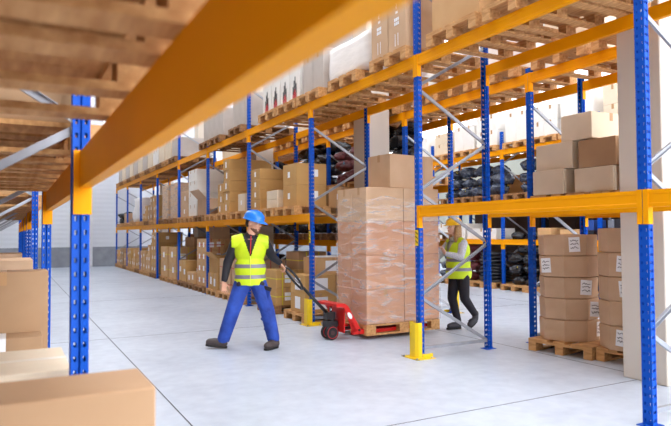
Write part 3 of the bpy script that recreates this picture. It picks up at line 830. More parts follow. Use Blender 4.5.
for k, (c, h) in enumerate((('white', .8), ('pale', .7), ('white', .6), ('pale', .7))):
    load(5.9, 6.8, Y1+P*(k+1)+.15, Y1+P*(k+1)+1.75, z, 1, 3, 1, h, c, 'top of second rack, bay %s past the passage' % ORD[k].replace('nearest', 'one'))

# ---------------------------------------------------------------- plastic sacks
BAGM = []
for s in range(5):
    bm = bmesh.new(); bmesh.ops.create_icosphere(bm, subdivisions=4, radius=1)
    for v in bm.verts:
        p = v.co.copy(); d = p.normalized()
        n1 = noise.noise(d*1.4+Vector((s*7, 0, 0)))*.22
        n2 = abs(noise.noise(d*3.6+Vector((0, s*5, 0))))*-.22
        n3 = abs(noise.noise(d*8+Vector((0, 0, s*3))))*-.1
        n4 = abs(noise.noise(Vector((d.x*5+s, d.y*14, d.z*14))))*-.12
        v.co = d*(1.1+n1+n2+n3+n4)
        v.co.x *= .5; v.co.y *= .36; v.co.z *= .22
        if v.co.z < -.15: v.co.z = -.15
    me = bpy.data.meshes.new('sack_body'); bm.to_mesh(me); bm.free()
    for p in me.polygons: p.use_smooth = True
    BAGM.append(me)
BT = {}
tie_me = {}
def tie_mesh(tm):
    if tm.name in tie_me: return tie_me[tm.name]
    bm = bmesh.new(); pts = [(.035*math.cos(a)*(1+.3*math.sin(3*a)), .035*math.sin(a), .008*math.sin(2*a)) for a in [2*PI*i/14 for i in range(14)]]
    tube(bm, pts, .008, 6, True); tube(bm, [(.03, 0, 0), (.07, .01, -.01), (.1, .0, -.04)], .008, 6)
    me = bpy.data.meshes.new('tie'); bm.to_mesh(me); bm.free(); me.materials.append(tm); tie_me[tm.name] = me; return me
def sack(x, y, z0, s, rz, mt, label, group, tm=None, flat=1.0, catn='sack'):
    i = R.randrange(5); kk = (i, mt.name)
    if kk not in BT:
        b = BAGM[i].copy(); b.materials.clear(); b.materials.append(mt); BT[kk] = b
    o = bpy.data.objects.new('plastic_sack', BT[kk]); COL.objects.link(o)
    o.location = (x, y, z0+.15*s*flat+.002); o.rotation_euler = (0, 0, rz); o.scale = (s, s, s*flat)
    tag(o, label, catn, group)
    if tm:
        t = link_mesh('tie', tie_mesh(tm), tm, o, (-.33, -.2, .1), (R.uniform(0, 3), 1.2, 0))
    return o
def sackpile(x0, x1, y0, y1, z0, rows, desc, mt=BAG, ties=(TIE, TIEY, None, None), s=.6, flat=1.25, group=None):
    for k in range(rows):
        y = y0+(.22 if k % 2 else .34)*s
        while y < y1-.3*s:
            ss = s*R.uniform(.8, 1.0); lon = R.random() < .3
            sack(x0+.45*s+R.uniform(-.05, .08)+.05*k, y+(.12*s if lon else 0), z0+k*.33*s*flat, ss, R.uniform(-.2, .2)+(PI if R.random() < .5 else 0)+(PI/2 if lon else 0), mt, desc, group or desc, R.choice(ties), flat*R.uniform(.85, 1.1))
            y += s*(1.05 if lon else .76)
# second rack piles, beyond the passage
for k in (2, 3, 4):
    ya = Y1+P*(k-1)+.1; yb = ya+P-.2
    w = {2: 'first bay past the passage', 3: 'second bay past the passage', 4: 'third bay past the passage'}[k]
    for lv, zz in (('floor', 0.0), ('low shelf', 1.262), ('middle shelf', 2.25)):
        base = zz
        if k == 3 and lv == 'middle shelf':
            sackpile(5.75, 6.9, ya, yb-.9, base+ZP, 4, 'dark plastic sack, %s, %s of the second rack' % (lv, w))
        elif k == 2 and lv == 'middle shelf':
            sackpile(5.72, 6.9, ya, ya+1.45, base+ZP, 4, 'black plastic sack, %s, %s of the second rack' % (lv, w))
            sackpile(5.72, 6.9, ya+1.5, yb, base+ZP, 3, 'dark red plastic sack, %s, %s of the second rack' % (lv, w), MAROON, (None, TIE))
        else:
            sackpile(5.72, 6.9, ya, yb, base+(ZP if zz or k == 9 else 0.0), 3, 'black plastic sack, %s, %s of the second rack' % (lv, w), s=.7)
        if zz:
            for i in range(3):
                pallet(BXC, ya-.1+.52+.88*i, zz, 'wooden pallet under sacks, %s, %s, %s slot' % (lv, w, ('near', 'centre', 'far')[i]), dark=lv != 'middle shelf')
sackpile(4.1, 5.0, 26.6, 27.9, 1.712+ZP, 2, 'black plastic sack at the very end of the lower shelf')

# ---------------------------------------------------------------- far rack
CXC = 11.24
n = 0
FARU = [(5.75, 6.45, .8, 'white', 2), (6.55, 7.3, .8, 'white', 2), (7.4, 8.3, .8, 'pale', 2), (8.6, 9.4, 1.0, 'white', 1), (9.5, 10.25, .7, 'white', 2), (10.35, 11.1, .72, 'white', 1), (11.4, 12.15, .8, 'white', 2), (12.25, 13.05, .66, 'white', 1), (13.15, 13.9, .6, 'pale', 2), (14.3, 15.2, .6, 'white', 1)]
for i, (a, b, h, c, nz) in enumerate(FARU):
    pallet(CXC, (a+b)/2, ZU, 'wooden pallet on the far rack top shelf, %s from the right' % ORD[i].replace('nearest', 'first'))
    load(10.72, 11.7, a, b, ZU+ZP, 1, 2, nz, h/nz, c, 'far rack top, stack %s from right' % ORD[i].replace('nearest', 'first'), adj='white' if c == 'white' else 'pale')
for j in (0, 1, 2):
    ya = Y1+P*j+.1; yb = ya+P-.2
    w = ('behind the round box pile', 'seen through the right bay', 'behind the woman')[j]
    for i in range(3): pallet(CXC, ya-.1+.52+.88*i, 2.2, 'wooden pallet on the far rack middle shelf %s, %s slot' % (w, ('right', 'centre', 'left')[i]), dark=True)
    if j: sackpile(10.65, 11.8, ya, yb, 2.2+ZP, 3, 'shiny dark sack on the far rack middle shelf %s' % w, BAGG, (TIE, TIEY, TIEY), s=.66)
# low shelf goods
load(10.75, 11.4, 11.5, 12.6, 1.225, 1, 3, 1, .28, 'white', 'far rack low shelf right of the helmet')
load(10.75, 11.4, 12.7, 13.9, 1.225, 1, 3, 1, .42, 'white', 'far rack low shelf behind the woman')
pc(10.75, 11.2, 9.75, 10.15, 1.23, 1.5, 'tan', 'small brown carton on the far rack low shelf'); pc(10.75, 11.2, 9.0, 9.5, 1.23, 1.46, 'tan', 'flat brown carton on the far rack low shelf')
sackpile(10.7, 11.5, 10.2, 11.2, 1.226, 1, 'small black sack on the far rack low shelf', s=.5)
GOOD = [mat('goods_red', 'a8283a', .5), mat('goods_blue', '2a4f9c', .5), mat('goods_grey', '7a7e8a', .5), mat('goods_black', '25222a', .5)]
cn = ('red', 'blue', 'grey', 'black')
y = 5.8; q = 0
while y < 8.9:
    if abs(y-8.44) > .12:
        for k in range(2):
            c = (q*3+k*2+q//2) % 4
            bm = bmesh.new(); box(bm, -.2, -.07, 0, .2, .07, .21); bevel_all(bm, .006)
            o = fin(bm, 'goods_box', GOOD[c], None, (10.95, y, 1.228+.212*k)); tag(o, '%s small goods box in the row above the octagonal boxes' % cn[c], 'goods box', 'small %s goods boxes on the far low shelf' % cn[c])
    y += .16; q += 1
# floor level of far rack: sacks and hose coils on pallets
for i, yc in enumerate((7.0, 9.0, 9.95, 10.75, 11.85, 12.75, 13.6)):
    pallet(CXC-.1, yc, 0, 'wooden pallet on the floor under the far rack, %s from the right' % ORD[i].replace('nearest', 'first'))
sackpile(10.55, 11.4, 9.6, 11.15, ZP, 4, 'black sack with yellow tie piled beside the far blue post', BAG, (TIEY, TIEY, None), s=.62)
sackpile(10.55, 11.4, 8.6, 9.5, ZP, 4, 'black sack stacked behind the second rack post', s=.62)
sackpile(10.55, 11.4, 12.35, 13.2, ZP, 4, 'dark red sack stacked behind the woman', MAROON, (None, TIE), s=.62)
sackpile(10.55, 11.4, 13.3, 14.0, ZP, 3, 'grey shiny sack stacked behind the woman', BAGG, (None, TIE), s=.62)
for k in range(9):
    bm = bmesh.new()
    for t in range(3):
        rr = .4-.05*t
        tube(bm, [(rr*math.cos(a), rr*.9*math.sin(a), .03+.012*math.sin(3*a+k+t)) for a in [2*PI*i/24 for i in range(24)]], .024, 6, True)
    o = fin(bm, 'hose_coil', HOSE, None, (11.0+R.uniform(-.03, .03), 11.8+R.uniform(-.04, .04), ZP+.005+.085*k), smooth=True)
    tag(o, 'black hose coil in the pile between the two blue posts behind', 'hose coil', 'black hose coils on the far rack floor')
for j in range(3):
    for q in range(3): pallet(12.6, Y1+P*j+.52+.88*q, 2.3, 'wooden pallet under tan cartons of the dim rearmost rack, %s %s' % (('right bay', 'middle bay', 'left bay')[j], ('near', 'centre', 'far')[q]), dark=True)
    load(12.15, 13.0, Y1+P*j+.2, Y1+P*j+2.6, 2.3+ZP, 1, 4, 2, .26, 'ochre', 'dim rearmost rack %s' % ('behind round boxes', 'left of the pale pile', 'behind the woman')[j], shared=True)
    wn_ = ('behind round boxes', 'left of the pale pile', 'behind the woman')[j]
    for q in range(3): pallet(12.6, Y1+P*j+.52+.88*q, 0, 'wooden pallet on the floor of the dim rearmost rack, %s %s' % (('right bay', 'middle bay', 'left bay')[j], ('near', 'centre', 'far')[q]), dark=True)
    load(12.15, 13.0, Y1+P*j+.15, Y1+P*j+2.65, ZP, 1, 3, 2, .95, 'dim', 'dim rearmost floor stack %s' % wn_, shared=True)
for k in (5, 6):
    ya = Y1+P*(k-1)+.1
    for lv, zz in (('floor', 0), ('low shelf', 1.262), ('middle shelf', 2.25)):
        ds = 'second rack %s, %s bay' % (lv, ('fourth', 'fifth')[k-5])
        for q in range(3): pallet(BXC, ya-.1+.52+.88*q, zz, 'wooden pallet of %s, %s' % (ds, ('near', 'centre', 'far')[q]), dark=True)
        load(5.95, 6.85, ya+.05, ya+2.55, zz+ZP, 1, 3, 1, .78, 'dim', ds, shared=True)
# ---------------------------------------------------------------- left rack contents
DXC = -.225
n = 0
for k in (0, 1, 3, 4, 5):
    for i in range(3):
        yc = DY[k]+.5+.9*i
        if k == 0:
            if i == 2: continue
            yc = (.72, 1.62)[i]
        w = ('right overhead', 'over the left post', '', 'in the fourth left bay', 'in the fifth left bay', 'in the sixth left bay')[k]
        pallet(DXC, yc, 1.768, 'brown wooden pallet %s, %s, seen from below' % (w, ('near', 'centre', 'far')[i]), k < 2)
        if k < 2:  # unseen cartons added to block light above the near pallets
            cbox(DXC, yc, 1.768+ZP, 1.1, .74, .6, 'brown', 'added brown carton blocking light on the overhead pallet %s, %s' % (w, ('near', 'centre', 'far')[i]))
        else:
            cbox(DXC, yc, 1.768+ZP, 1.0, .72, .55, 'tan', 'tan carton on the pallet %s, %s' % (w, ('near', 'centre', 'far')[i]))
pallet(-.24, 1.9, 0, 'wooden pallet below the blurred carton in the foreground corner', True)
for k in range(3):
    cbox(.045, 1.83, ZP+.284*k, .62, .27, .284, 'brown', 'blurred light brown carton in the bottom left corner, %s' % LAYN[3][k], tape=None)
    cbox(-.6, 1.83, ZP+.284*k, .6, .27, .284, 'pink', 'carton left of the blurred corner carton, %s' % LAYN[3][k], tape='x', tmat=TAPEW)
pallet(-.36, 3.45, 0, 'wooden pallet under the crumpled carton at left', True)
for k in range(2):
    cbox(-.045, 3.36, ZP+.325*k, .6, .62, .325, ('pink', 'pale')[k], ('lower carton beneath the crumpled one behind the left post', 'crumpled pale carton behind the left foreground post')[k], tape='x', tmat=TAPEW)
pallet(-.36, 5.0, 0, 'wooden pallet under the tall box at left', True)
cbox(-.05, 4.98, ZP, .52, .28, .54, 'brown', 'brown carton with a white strap below the tall box', tape='y', tmat=LABEL)
cbox(-.05, 5.3, ZP, .62, .33, .99, 'brown', 'tall brown carton at the left edge before the second post', tape='y')
pallet(-.36, 7.05, 0, 'wooden pallet under the farther cartons at left', False)
for k in range(2):
    cbox(-.15, 7.05, ZP+.51*k, .7, .7, .51, 'pink', 'rose-brown carton behind the second left post, %s' % LAYN[2][k], tape='y')
pallet(-.36, 10, 0, 'wooden pallet far back in the left rack', False)
load(-.5, .15, 9.65, 10.35, ZP, 1, 1, 2, .5, 'pink', 'far back in the left rack')

# ---------------------------------------------------------------- load on the pallet jack
SX0, SX1, SY0, SY1 = 4.14, 5.335, 6.86, 7.66
pr_ = pallet((SX0+SX1)/2, (SY0+SY1)/2+.0, .05, 'wooden pallet on the red pallet jack under the wrapped stack', True)
SZ = .05+ZP+.002; SH = .456
for k in range(4):
    for i in range(2):
        for j in range(2):
            cbox(SX0+.3+.6*i, SY0+.2+.4*j, SZ+SH*k, .598, .398, SH, 'pink' if k == 3 else 'wrap', 'large carton of the wrapped stack, %s, %s %s' % (LAYN[4][k], ('left', 'right')[i], ('near side', 'far side')[j]), tape='x' if k == 3 else 'y')
cbox(4.93, 7.2, SZ+SH*4+.004, .8, .5, .47, 'pink', 'single tan carton lying on top of the wrapped stack', tape='x', rz=.1)
def film_sleeve():
    bm = bmesh.new(); o = .012; x0, x1, y0, y1 = SX0-o, SX1+o, SY0-o, SY1+o; z0, z1 = .2, SZ+SH*3+.32
    per = []
    n1, n2 = 26, 18
    for i in range(n1): per.append((x0+(x1-x0)*i/n1, y0, 0, -1))
    for i in range(n2): per.append((x1, y0+(y1-y0)*i/n2, 1, 0))
    for i in range(n1): per.append((x1-(x1-x0)*i/n1, y1, 0, 1))
    for i in range(n2): per.append((x0, y1-(y1-y0)*i/n2, -1, 0))
    nz = 40; rows = []
    for k in range(nz+1):
        z = z0+(z1-z0)*k/nz; row = []
        for (x, y, a, b) in per:
            d = abs(noise.noise(Vector((x*3, y*3, z*14))))*.007 + abs(noise.noise(Vector((x*9+3, y*9, z*5))))*.004
            zz = z + (noise.noise(Vector((x*4, y*4, 7)))*.05 if k == nz else 0)
            row.append(bm.verts.new((x+a*d, y+b*d, zz)))
        rows.append(row)
    n = len(per)
    for k in range(nz):
        for i in range(n): bm.faces.new((rows[k][i], rows[k][(i+1) % n], rows[k+1][(i+1) % n], rows[k+1][i]))
    o = fin(bm, 'stretch_film', FILM, smooth=True); tag(o, 'clear crinkled stretch film wound around the stack on the jack', 'film')
film_sleeve()

# ---------------------------------------------------------------- pallet jack
JR = -.06
pj = empty('pallet_jack', (3.75, 7.17, 0), -JR); tag(pj, 'red hand pallet jack with black steering wheels under the wrapped stack', 'pallet jack')
JZ = .075
bm = bmesh.new()
for s in (-1, 1):
    # forks run inside the pallet's openings
    vs = box(bm, .3, s*.19-.075, JZ+.0, 1.5, s*.19+.075, JZ+.045)
fin(bm, 'fork', RED, pj)
for s in (-1, 1):
    bm = bmesh.new()
    bmesh.ops.create_cone(bm, cap_ends=True, segments=20, radius1=.037, radius2=.037, depth=.09, matrix=Matrix.Translation((1.32, s*.19, .038)) @ Matrix.Rotation(PI/2, 4, 'X'))
    fin(bm, 'load_roller', RUB, pj, smooth=False)
# sloping red side cheeks and head
for s in (-1, 1):
    bm = bmesh.new()
    prof = [(-.05, .455), (-.05, .49), (.08, .49), (.13, .455), (.33, .135), (.42, .135), (.42, JZ), (.2, JZ), (.2, .125), (.265, .135), (.07, .44)]
    y0, y1 = sorted((s*.255, s*.205))
    A = [bm.verts.new((a, y0, b)) for a, b in prof]; B = [bm.verts.new((a, y1, b)) for a, b in prof]
    nn = len(prof)
    for i in range(nn): bm.faces.new((A[i], A[(i+1) % nn], B[(i+1) % nn], B[i]))
    bm.faces.new(A); bm.faces.new(B[::-1]); bmesh.ops.triangulate(bm, faces=[f for f in bm.faces if len(f.verts) > 4])
    ck = fin(bm, 'side_cheek', RED, pj)
    if s < 0:
        bm = bmesh.new(); bmesh.ops.create_cone(bm, cap_ends=True, segments=18, radius1=.034, radius2=.034, depth=.003, matrix=Matrix.Translation((.155, -.2575, .33)) @ Matrix.Rotation(-.6, 4, 'Y') @ Matrix.Diagonal((.8, 1, 1.5, 1)) @ Matrix.Rotation(PI/2, 4, 'X'))
        fin(bm, 'oval_badge', LABEL, ck)
    bm = bmesh.new(); bmesh.ops.create_cone(bm, cap_ends=True, segments=12, radius1=.016, radius2=.016, depth=.02, matrix=Matrix.Translation((.3, s*.26, .13)) @ Matrix.Rotation(PI/2, 4, 'X'))
    fin(bm, 'pivot_bolt', BLACK, ck)
bm = bmesh.new(); box(bm, -.045, -.2, .455, .09, .2, .488); box(bm, .1, -.2, .1, .115, .2, .42); fin(bm, 'head_plate', RED, pj)
bm = bmesh.new(); bmesh.ops.create_cone(bm, cap_ends=True, segments=20, radius1=.055, radius2=.05, depth=.22, matrix=Matrix.Translation((.02, 0, .235)))
box(bm, -.07, -.07, .17, .09, .07, .25); box(bm, -.07, -.05, .27, .06, .05, .36); fin(bm, 'hydraulic_pump', BLACK, pj)
bm = bmesh.new(); bmesh.ops.create_cone(bm, cap_ends=True, segments=16, radius1=.018, radius2=.018, depth=.14, matrix=Matrix.Translation((.02, 0, .39))); fin(bm, 'lift_piston', CHROME, pj, smooth=True)
for s in (-1, 1):
    bm = bmesh.new()
    MT = Matrix.Translation((.0, s*.055, .096)) @ Matrix.Rotation(PI/2, 4, 'X')
    bmesh.ops.create_cone(bm, cap_ends=True, segments=32, radius1=.095, radius2=.095, depth=.05, matrix=MT); bevel_all(bm, .006)
    w = fin(bm, 'steering_wheel', RUB, pj)
    bm = bmesh.new()
    for dd in (-1, 1):
        tube(bm, [(.075*math.cos(a), s*.055+dd*.0255, .096+.075*math.sin(a)) for a in [2*PI*i/32 for i in range(32)]], .004, 6, True)
    fin(bm, 'wheel_rim', REDINK, w)
    bm = bmesh.new(); bmesh.ops.create_cone(bm, cap_ends=True, segments=24, radius1=.03, radius2=.03, depth=.06, matrix=MT); fin(bm, 'wheel_hub', WHEELR, w)
bm = bmesh.new(); tube(bm, [(0, -.03, .096), (0, .03, .096)], .018, 12); box(bm, -.03, -.022, .1, .12, .022, .16); box(bm, .1, -.02, .11, .34, .02, .145); fin(bm, 'axle_yoke', BLACK, pj)
# tiller
hinge = Vector((-.0, 0, .31)); Mi = Matrix.Translation((3.75, 7.17, 0)) @ Matrix.Rotation(-JR, 4, 'Z')
HAND = Vector((3.105, 7.15, .955))
hl = Mi.inverted() @ HAND
dirn = (hl-hinge).normalized(); side = Vector((0, 1, 0)); side = (side-dirn*side.dot(dirn)).normalized(); nrm = dirn.cross(side)
Lh = (hl-hinge).length
bm = bmesh.new(); tube(bm, [hinge, hinge+dirn*(Lh-.36)], [.024, .019], 12)
tl = fin(bm, 'tiller', BLACK, pj, smooth=True)
bm = bmesh.new(); lp = []
for i in range(28):
    a = 2*PI*i/28; lp.append(hinge+dirn*(Lh-.18+.18*math.cos(a))+side*(.085*math.sin(a)*(1.15+.25*math.cos(a)))+nrm*(-.02*math.cos(a)))
tube(bm, lp, .0155, 10, True)
fin(bm, 'loop_grip', BLACK, tl, smooth=True)
bm = bmesh.new(); tube(bm, [hinge+dirn*(Lh-.27)+nrm*.0, hinge+dirn*(Lh-.12)+side*.02, hinge+dirn*(Lh-.04)+side*.01], .008, 8); fin(bm, 'release_lever', mat('lever_grey', '8a8c92', .4, .3), tl, smooth=True)
# ---------------------------------------------------------------- people
def cap(bm, a, b, ra, rb, seg=14):
    a, b = Vector(a), Vector(b); d = b-a; L = d.length
    if L > 1e-5:
        q = Vector((0, 0, 1)).rotation_difference(d.normalized()).to_matrix().to_4x4()
        bmesh.ops.create_cone(bm, cap_ends=True, segments=seg, radius1=ra, radius2=rb, depth=L, matrix=Matrix.Translation((a+b)/2) @ q)
    for p, r in ((a, ra), (b, rb)):
        bmesh.ops.create_icosphere(bm, subdivisions=2, radius=r, matrix=Matrix.Translation(p))
def chain(bm, pts):
    for (a, ra), (b, rb) in zip(pts, pts[1:]): cap(bm, a, b, ra, rb)
def ell(bm, c, r, M=None, sub=3):
    T = Matrix.Translation(c) @ (M.to_4x4() if M is not None else Matrix.Identity(4)) @ Matrix.Diagonal((*r, 1))
    bmesh.ops.create_icosphere(bm, subdivisions=sub, radius=1, matrix=T)
def organic(bm, name, voxel, smooth, m_, parent=None, cut=None):
    me = bpy.data.meshes.new('tmp'); bm.to_mesh(me); bm.free()
    o = bpy.data.objects.new('tmp', me); COL.objects.link(o)
    md = o.modifiers.new('r', 'REMESH'); md.mode = 'VOXEL'; md.voxel_size = voxel; md.use_smooth_shade = True
    if smooth:
        s = o.modifiers.new('s', 'SMOOTH'); s.factor = .5; s.iterations = smooth
    dg = bpy.context.evaluated_depsgraph_get(); dg.update()
    ne = bpy.data.meshes.new_from_object(o.evaluated_get(dg)); ne.name = name
    bpy.data.objects.remove(o); bpy.data.meshes.remove(me)
    if cut:
        b = bmesh.new(); b.from_mesh(ne)
        kill = [v for v in b.verts if cut(v.co)]
        bmesh.ops.delete(b, geom=kill, context='VERTS'); b.to_mesh(ne); b.free()
    ne.materials.clear(); ne.materials.append(m_)
    for p in ne.polygons: p.use_smooth = True
    return link_mesh(name, ne, m_, parent)
def band(src, name, z0, z1, off, m_, parent, M=None, extra=None):
    b = bmesh.new(); b.from_mesh(src.data)
    for co, no in ((Vector((0, 0, z0)), Vector((0, 0, -1))), (Vector((0, 0, z1)), Vector((0, 0, 1)))):
        bmesh.ops.bisect_plane(b, geom=b.verts[:]+b.edges[:]+b.faces[:], plane_co=co, plane_no=no, clear_outer=True)
    if extra:
        bmesh.ops.delete(b, geom=[v for v in b.verts if extra(v.co)], context='VERTS')
    b.normal_update()
    for v in b.verts: v.co += v.normal*off
    me = bpy.data.meshes.new(name); b.to_mesh(me); b.free(); me.materials.append(m_)
    for p in me.polygons: p.use_smooth = True
    return link_mesh(name, me, m_, parent)
def hand(bm, w, d, n, s=1.0, curl=.5, thumb=1, spread=.02):
    """w wrist, d pointing along the hand, n palm normal (fingers curl towards n)"""
    w, d, n = Vector(w), Vector(d).normalized(), Vector(n).normalized()
    n = (n-d*n.dot(d)).normalized(); t = d.cross(n)*thumb
    for q in (-.026, -.009, .009, .026):
        cap(bm, w+t*q*.8*s, w+d*.085*s+t*q*s, .015*s, .0125*s, 8)
    for i, (q, L) in enumerate(((.029, .072), (.0095, .08), (-.0105, .075), (-.03, .06))):
        p = w+d*.085*s+t*q*s; a = 0; r = .0088*s
        for f in (.45, .32, .23):
            a += curl; e = p+(d*math.cos(a)+n*math.sin(a))*L*f*s+t*spread*q/.03*f*s; cap(bm, p, e, r, r*.92, 8); p = e; r *= .92
    p = w+d*.03*s+t*.028*s; e = p+(d*.55+t*.75+n*.25).normalized()*.042*s; cap(bm, p, e, .0135*s, .011*s, 8)
    f = e+(d*.8+t*.25+n*.5*(curl+.3)).normalized()*.036*s; cap(bm, e, f, .0105*s, .009*s, 8)
def head(bm, c, M, s=1.0, ear=True):
    """M columns: x = face direction, y = left of the person, z = up"""
    def T(p): return Vector(c)+M @ (Vector(p)*s)
    E_ = lambda p, r: ell(bm, T(p), tuple(q*s for q in r), M)
    E_((-.012, 0, .035), (.098, .076, .098)); E_((.03, 0, -.02), (.06, .06, .075))
    E_((.045, 0, -.065), (.045, .048, .038)); E_((.07, 0, -.088), (.022, .024, .018))
    E_((.05, .035, -.01), (.036, .026, .03)); E_((.05, -.035, -.01), (.036, .026, .03))
    E_((.068, 0, .045), (.024, .055, .014))
    cap(bm, T((.082, 0, .025)), T((.108, 0, -.012)), .010*s, .0135*s, 8); 
    for q in (-.011, .011): E_((.097, q, -.016), (.012, .009, .008))
    E_((.088, 0, -.045), (.012, .024, .007)); E_((.086, 0, -.057), (.012, .021, .007))
    if ear:
        for q in (-1, 1): E_((-.012, q*.08, 0), (.018, .009, .031))
    return T
def face_bits(T, M, root, s, brow, lip):
    for q in (-1, 1):
        bm = bmesh.new(); ell(bm, T((.079, q*.03, .022)), (.0125*s,)*3, M, 2); e = fin(bm, 'eye', EYEW, root, smooth=True)
        bm = bmesh.new(); ell(bm, T((.0885, q*.0305, .021)), (.0045*s, .0062*s, .0062*s), M, 2); fin(bm, 'iris', IRIS, e, smooth=True)
        bm = bmesh.new(); cap(bm, T((.089, q*.014, .044)), T((.078, q*.045, .046)), .0045*s, .0035*s, 6); fin(bm, 'eyebrow', brow, root, smooth=True)
    bm = bmesh.new(); cap(bm, T((.0965, -.02, -.051)), T((.0965, .02, -.051)), .005*s, .005*s, 6); ell(bm, T((.0985, 0, -.051)), (.005*s, .018*s, .007*s), M, 2)
    fin(bm, 'mouth', lip, root, smooth=True)
def helmet(T, M, root, m_, s, badge=False):
    bm = bmesh.new(); n = 28; rings = []
    for k in range(9):
        a = k/8*PI/2; rr = math.cos(a)**.75; zz = math.sin(a)
        ring = []
        for i in range(n):
            b = 2*PI*i/n; ridge = .006*max(0, math.cos(b*2))*math.sin(a*2)
            ring.append(bm.verts.new(T((-.008+(.137+ridge)*rr*math.cos(b), .112*rr*math.sin(b), .055+(.115+(.006 if abs(math.sin(b)) < .3 else 0))*zz)) if k < 8 else T((-.008+.004*math.cos(b), .004*math.sin(b), .172))))
        rings.append(ring)
    # brim and peak
    out = []; lo = []; inn = []
    for i in range(n):
        b = 2*PI*i/n; c = math.cos(b); pk = max(0, c)**1.5*.055
        out.append(bm.verts.new(T((-.008+(.150+pk)*c, .124*math.sin(b)*(1-.05*max(0, c)), .050-.018*max(0, c)))))
        lo.append(bm.verts.new(T((-.008+(.149+pk)*c, .123*math.sin(b), .046-.018*max(0, c)))))
        inn.append(bm.verts.new(T((-.008+.128*c, .104*math.sin(b), .047))))
    for i in range(n):
        j = (i+1) % n
        for A, B in zip(rings, rings[1:]): bm.faces.new((A[i], A[j], B[j], B[i]))
        bm.faces.new((out[i], out[j], rings[0][j], rings[0][i])); bm.faces.new((lo[i], lo[j], out[j], out[i])); bm.faces.new((inn[i], inn[j], lo[j], lo[i]))
    bm.faces.new(rings[-1]); bm.faces.new(inn[::-1])
    h = fin(bm, 'helmet', m_, root, smooth=True)
    bm = bmesh.new()
    for q in (-.03, 0, .03):
        pts = [T((-.008+.139*math.cos(a), q*math.cos(a)**.3 if a < 1.5 else q, .057+.118*math.sin(a))) for a in [(.25+i*.26) for i in range(10)]]
        tube(bm, pts, .004, 6)
    fin(bm, 'helmet_ridge', m_, h, smooth=True)
    return h
def frame_of(face, upv=(0, 0, 1), roll=0):
    x = Vector(face).normalized(); u = Vector(upv); u = (u-x*u.dot(x)).normalized(); y = u.cross(x)
    return Matrix((x, y, u)).transposed()

# ---- the man.  local axes: a = to the right as the viewer stands, d = away, z = up
az = 20.3/180*PI
MR = Vector((math.cos(az), -math.sin(az), 0)); MD = Vector((math.sin(az), math.cos(az), 0)); MO = Vector((2.62, 7.1, 0))
def m3(a, d, z): return Vector((a, d, z))
def place(o): o.matrix_world = Matrix.Translation(MO) @ Matrix((MR, MD, Vector((0, 0, 1)))).transposed().to_4x4()
hloc = Vector(((HAND-MO).dot(MR), (HAND-MO).dot(MD), HAND.z))
hipR, kneR, ankR = m3(-.09, .0, .84), m3(-.225, -.03, .455), m3(-.345, .05, .115)
hipL, kneL, ankL = m3(.075, .0, .84), m3(.2, -.07, .46), m3(.275, -.02, .10)
shR, elR, wrR = m3(-.185, .01, 1.31), m3(-.285, .04, 1.045), m3(-.325, -.02, .82)
shL, elL = m3(.165, .02, 1.31), m3(.265, .13, 1.12)
wrL = hloc + (elL-hloc).normalized()*.095 + Vector((0, 0, .012))
hc = m3(.035, -.01, 1.53)
HM = frame_of((.83, -.5, -.22))
man_bm = bmesh.new()
neck0 = m3(-.005, .01, 1.36)
chain(man_bm, [(neck0, .062), (hc+Vector((-.02, .01, -.06)), .056)])
T = head(man_bm, hc, HM, .98)
ell(man_bm, (-.01, .01, 1.18), (.16, .1, .19)); ell(man_bm, (-.005, .0, .98), (.14, .09, .17)); ell(man_bm, (-.005, 0, .87), (.15, .1, .11))
chain(man_bm, [(m3(-.01, .01, 1.3), .09), (shR, .058), (elR, .042), (wrR, .027)]); chain(man_bm, [(m3(-.01, .01, 1.3), .09), (shL, .058), (elL, .042), (wrL, .027)])
for a, b, c in ((hipR, kneR, ankR), (hipL, kneL, ankL)): chain(man_bm, [(a, .08), (b, .052), (c, .036)])
for an, toe in ((ankR, m3(-.47, .06, .07)), (ankL, m3(.22, -.13, .05))): chain(man_bm, [(an, .033), (an+Vector((0, 0, -.04)), .03), (toe, .02)])
hand(man_bm, wrR, (-.02, -.12, -1), (.5, -.6, 0), .98, .35, thumb=-1)
hand(man_bm, wrL, (hloc-wrL), (-.3, .2, -1), .98, .75, thumb=1)
man = organic(man_bm, 'person', .0062, 3, SKIN)
tag(man, 'man in blue helmet, yellow vest and blue work trousers walking, pulling the jack handle', 'person')
face_bits(T, HM, man, .98, HAIRD, LIP)
helmet(T, HM @ Matrix.Rotation(-.0, 3, 'Y'), man, HELB, 1.0)
hb = bmesh.new()
def hairpart(bm, T, M, s, long=False):
    ell(bm, T((-.03, 0, .04)), (.084*s, .0795*s, .085*s), M); ell(bm, T((-.06, 0, -.01)), (.05*s, .065*s, .05*s), M)
hairpart(hb, T, HM, .98)
organic(hb, 'hair', .007, 2, HAIRD, man, cut=lambda c: (HM.transposed() @ (c-hc)).x > .035)
bb = bmesh.new()
ell(bb, T((.047, 0, -.07)), (.0475, .0505, .036), HM); ell(bb, T((.073, 0, -.09)), (.023, .026, .02), HM); ell(bb, T((.02, 0, -.055)), (.05, .061, .045), HM)
organic(bb, 'beard', .006, 2, mat('beard_stubble', '7d5644', .8, 0, .2, 80), man, cut=lambda c: (HM.transposed() @ (c-hc)).z > -.047 or abs((HM.transposed() @ (c-hc)).y) < .026 and -.072 < (HM.transposed() @ (c-hc)).z)
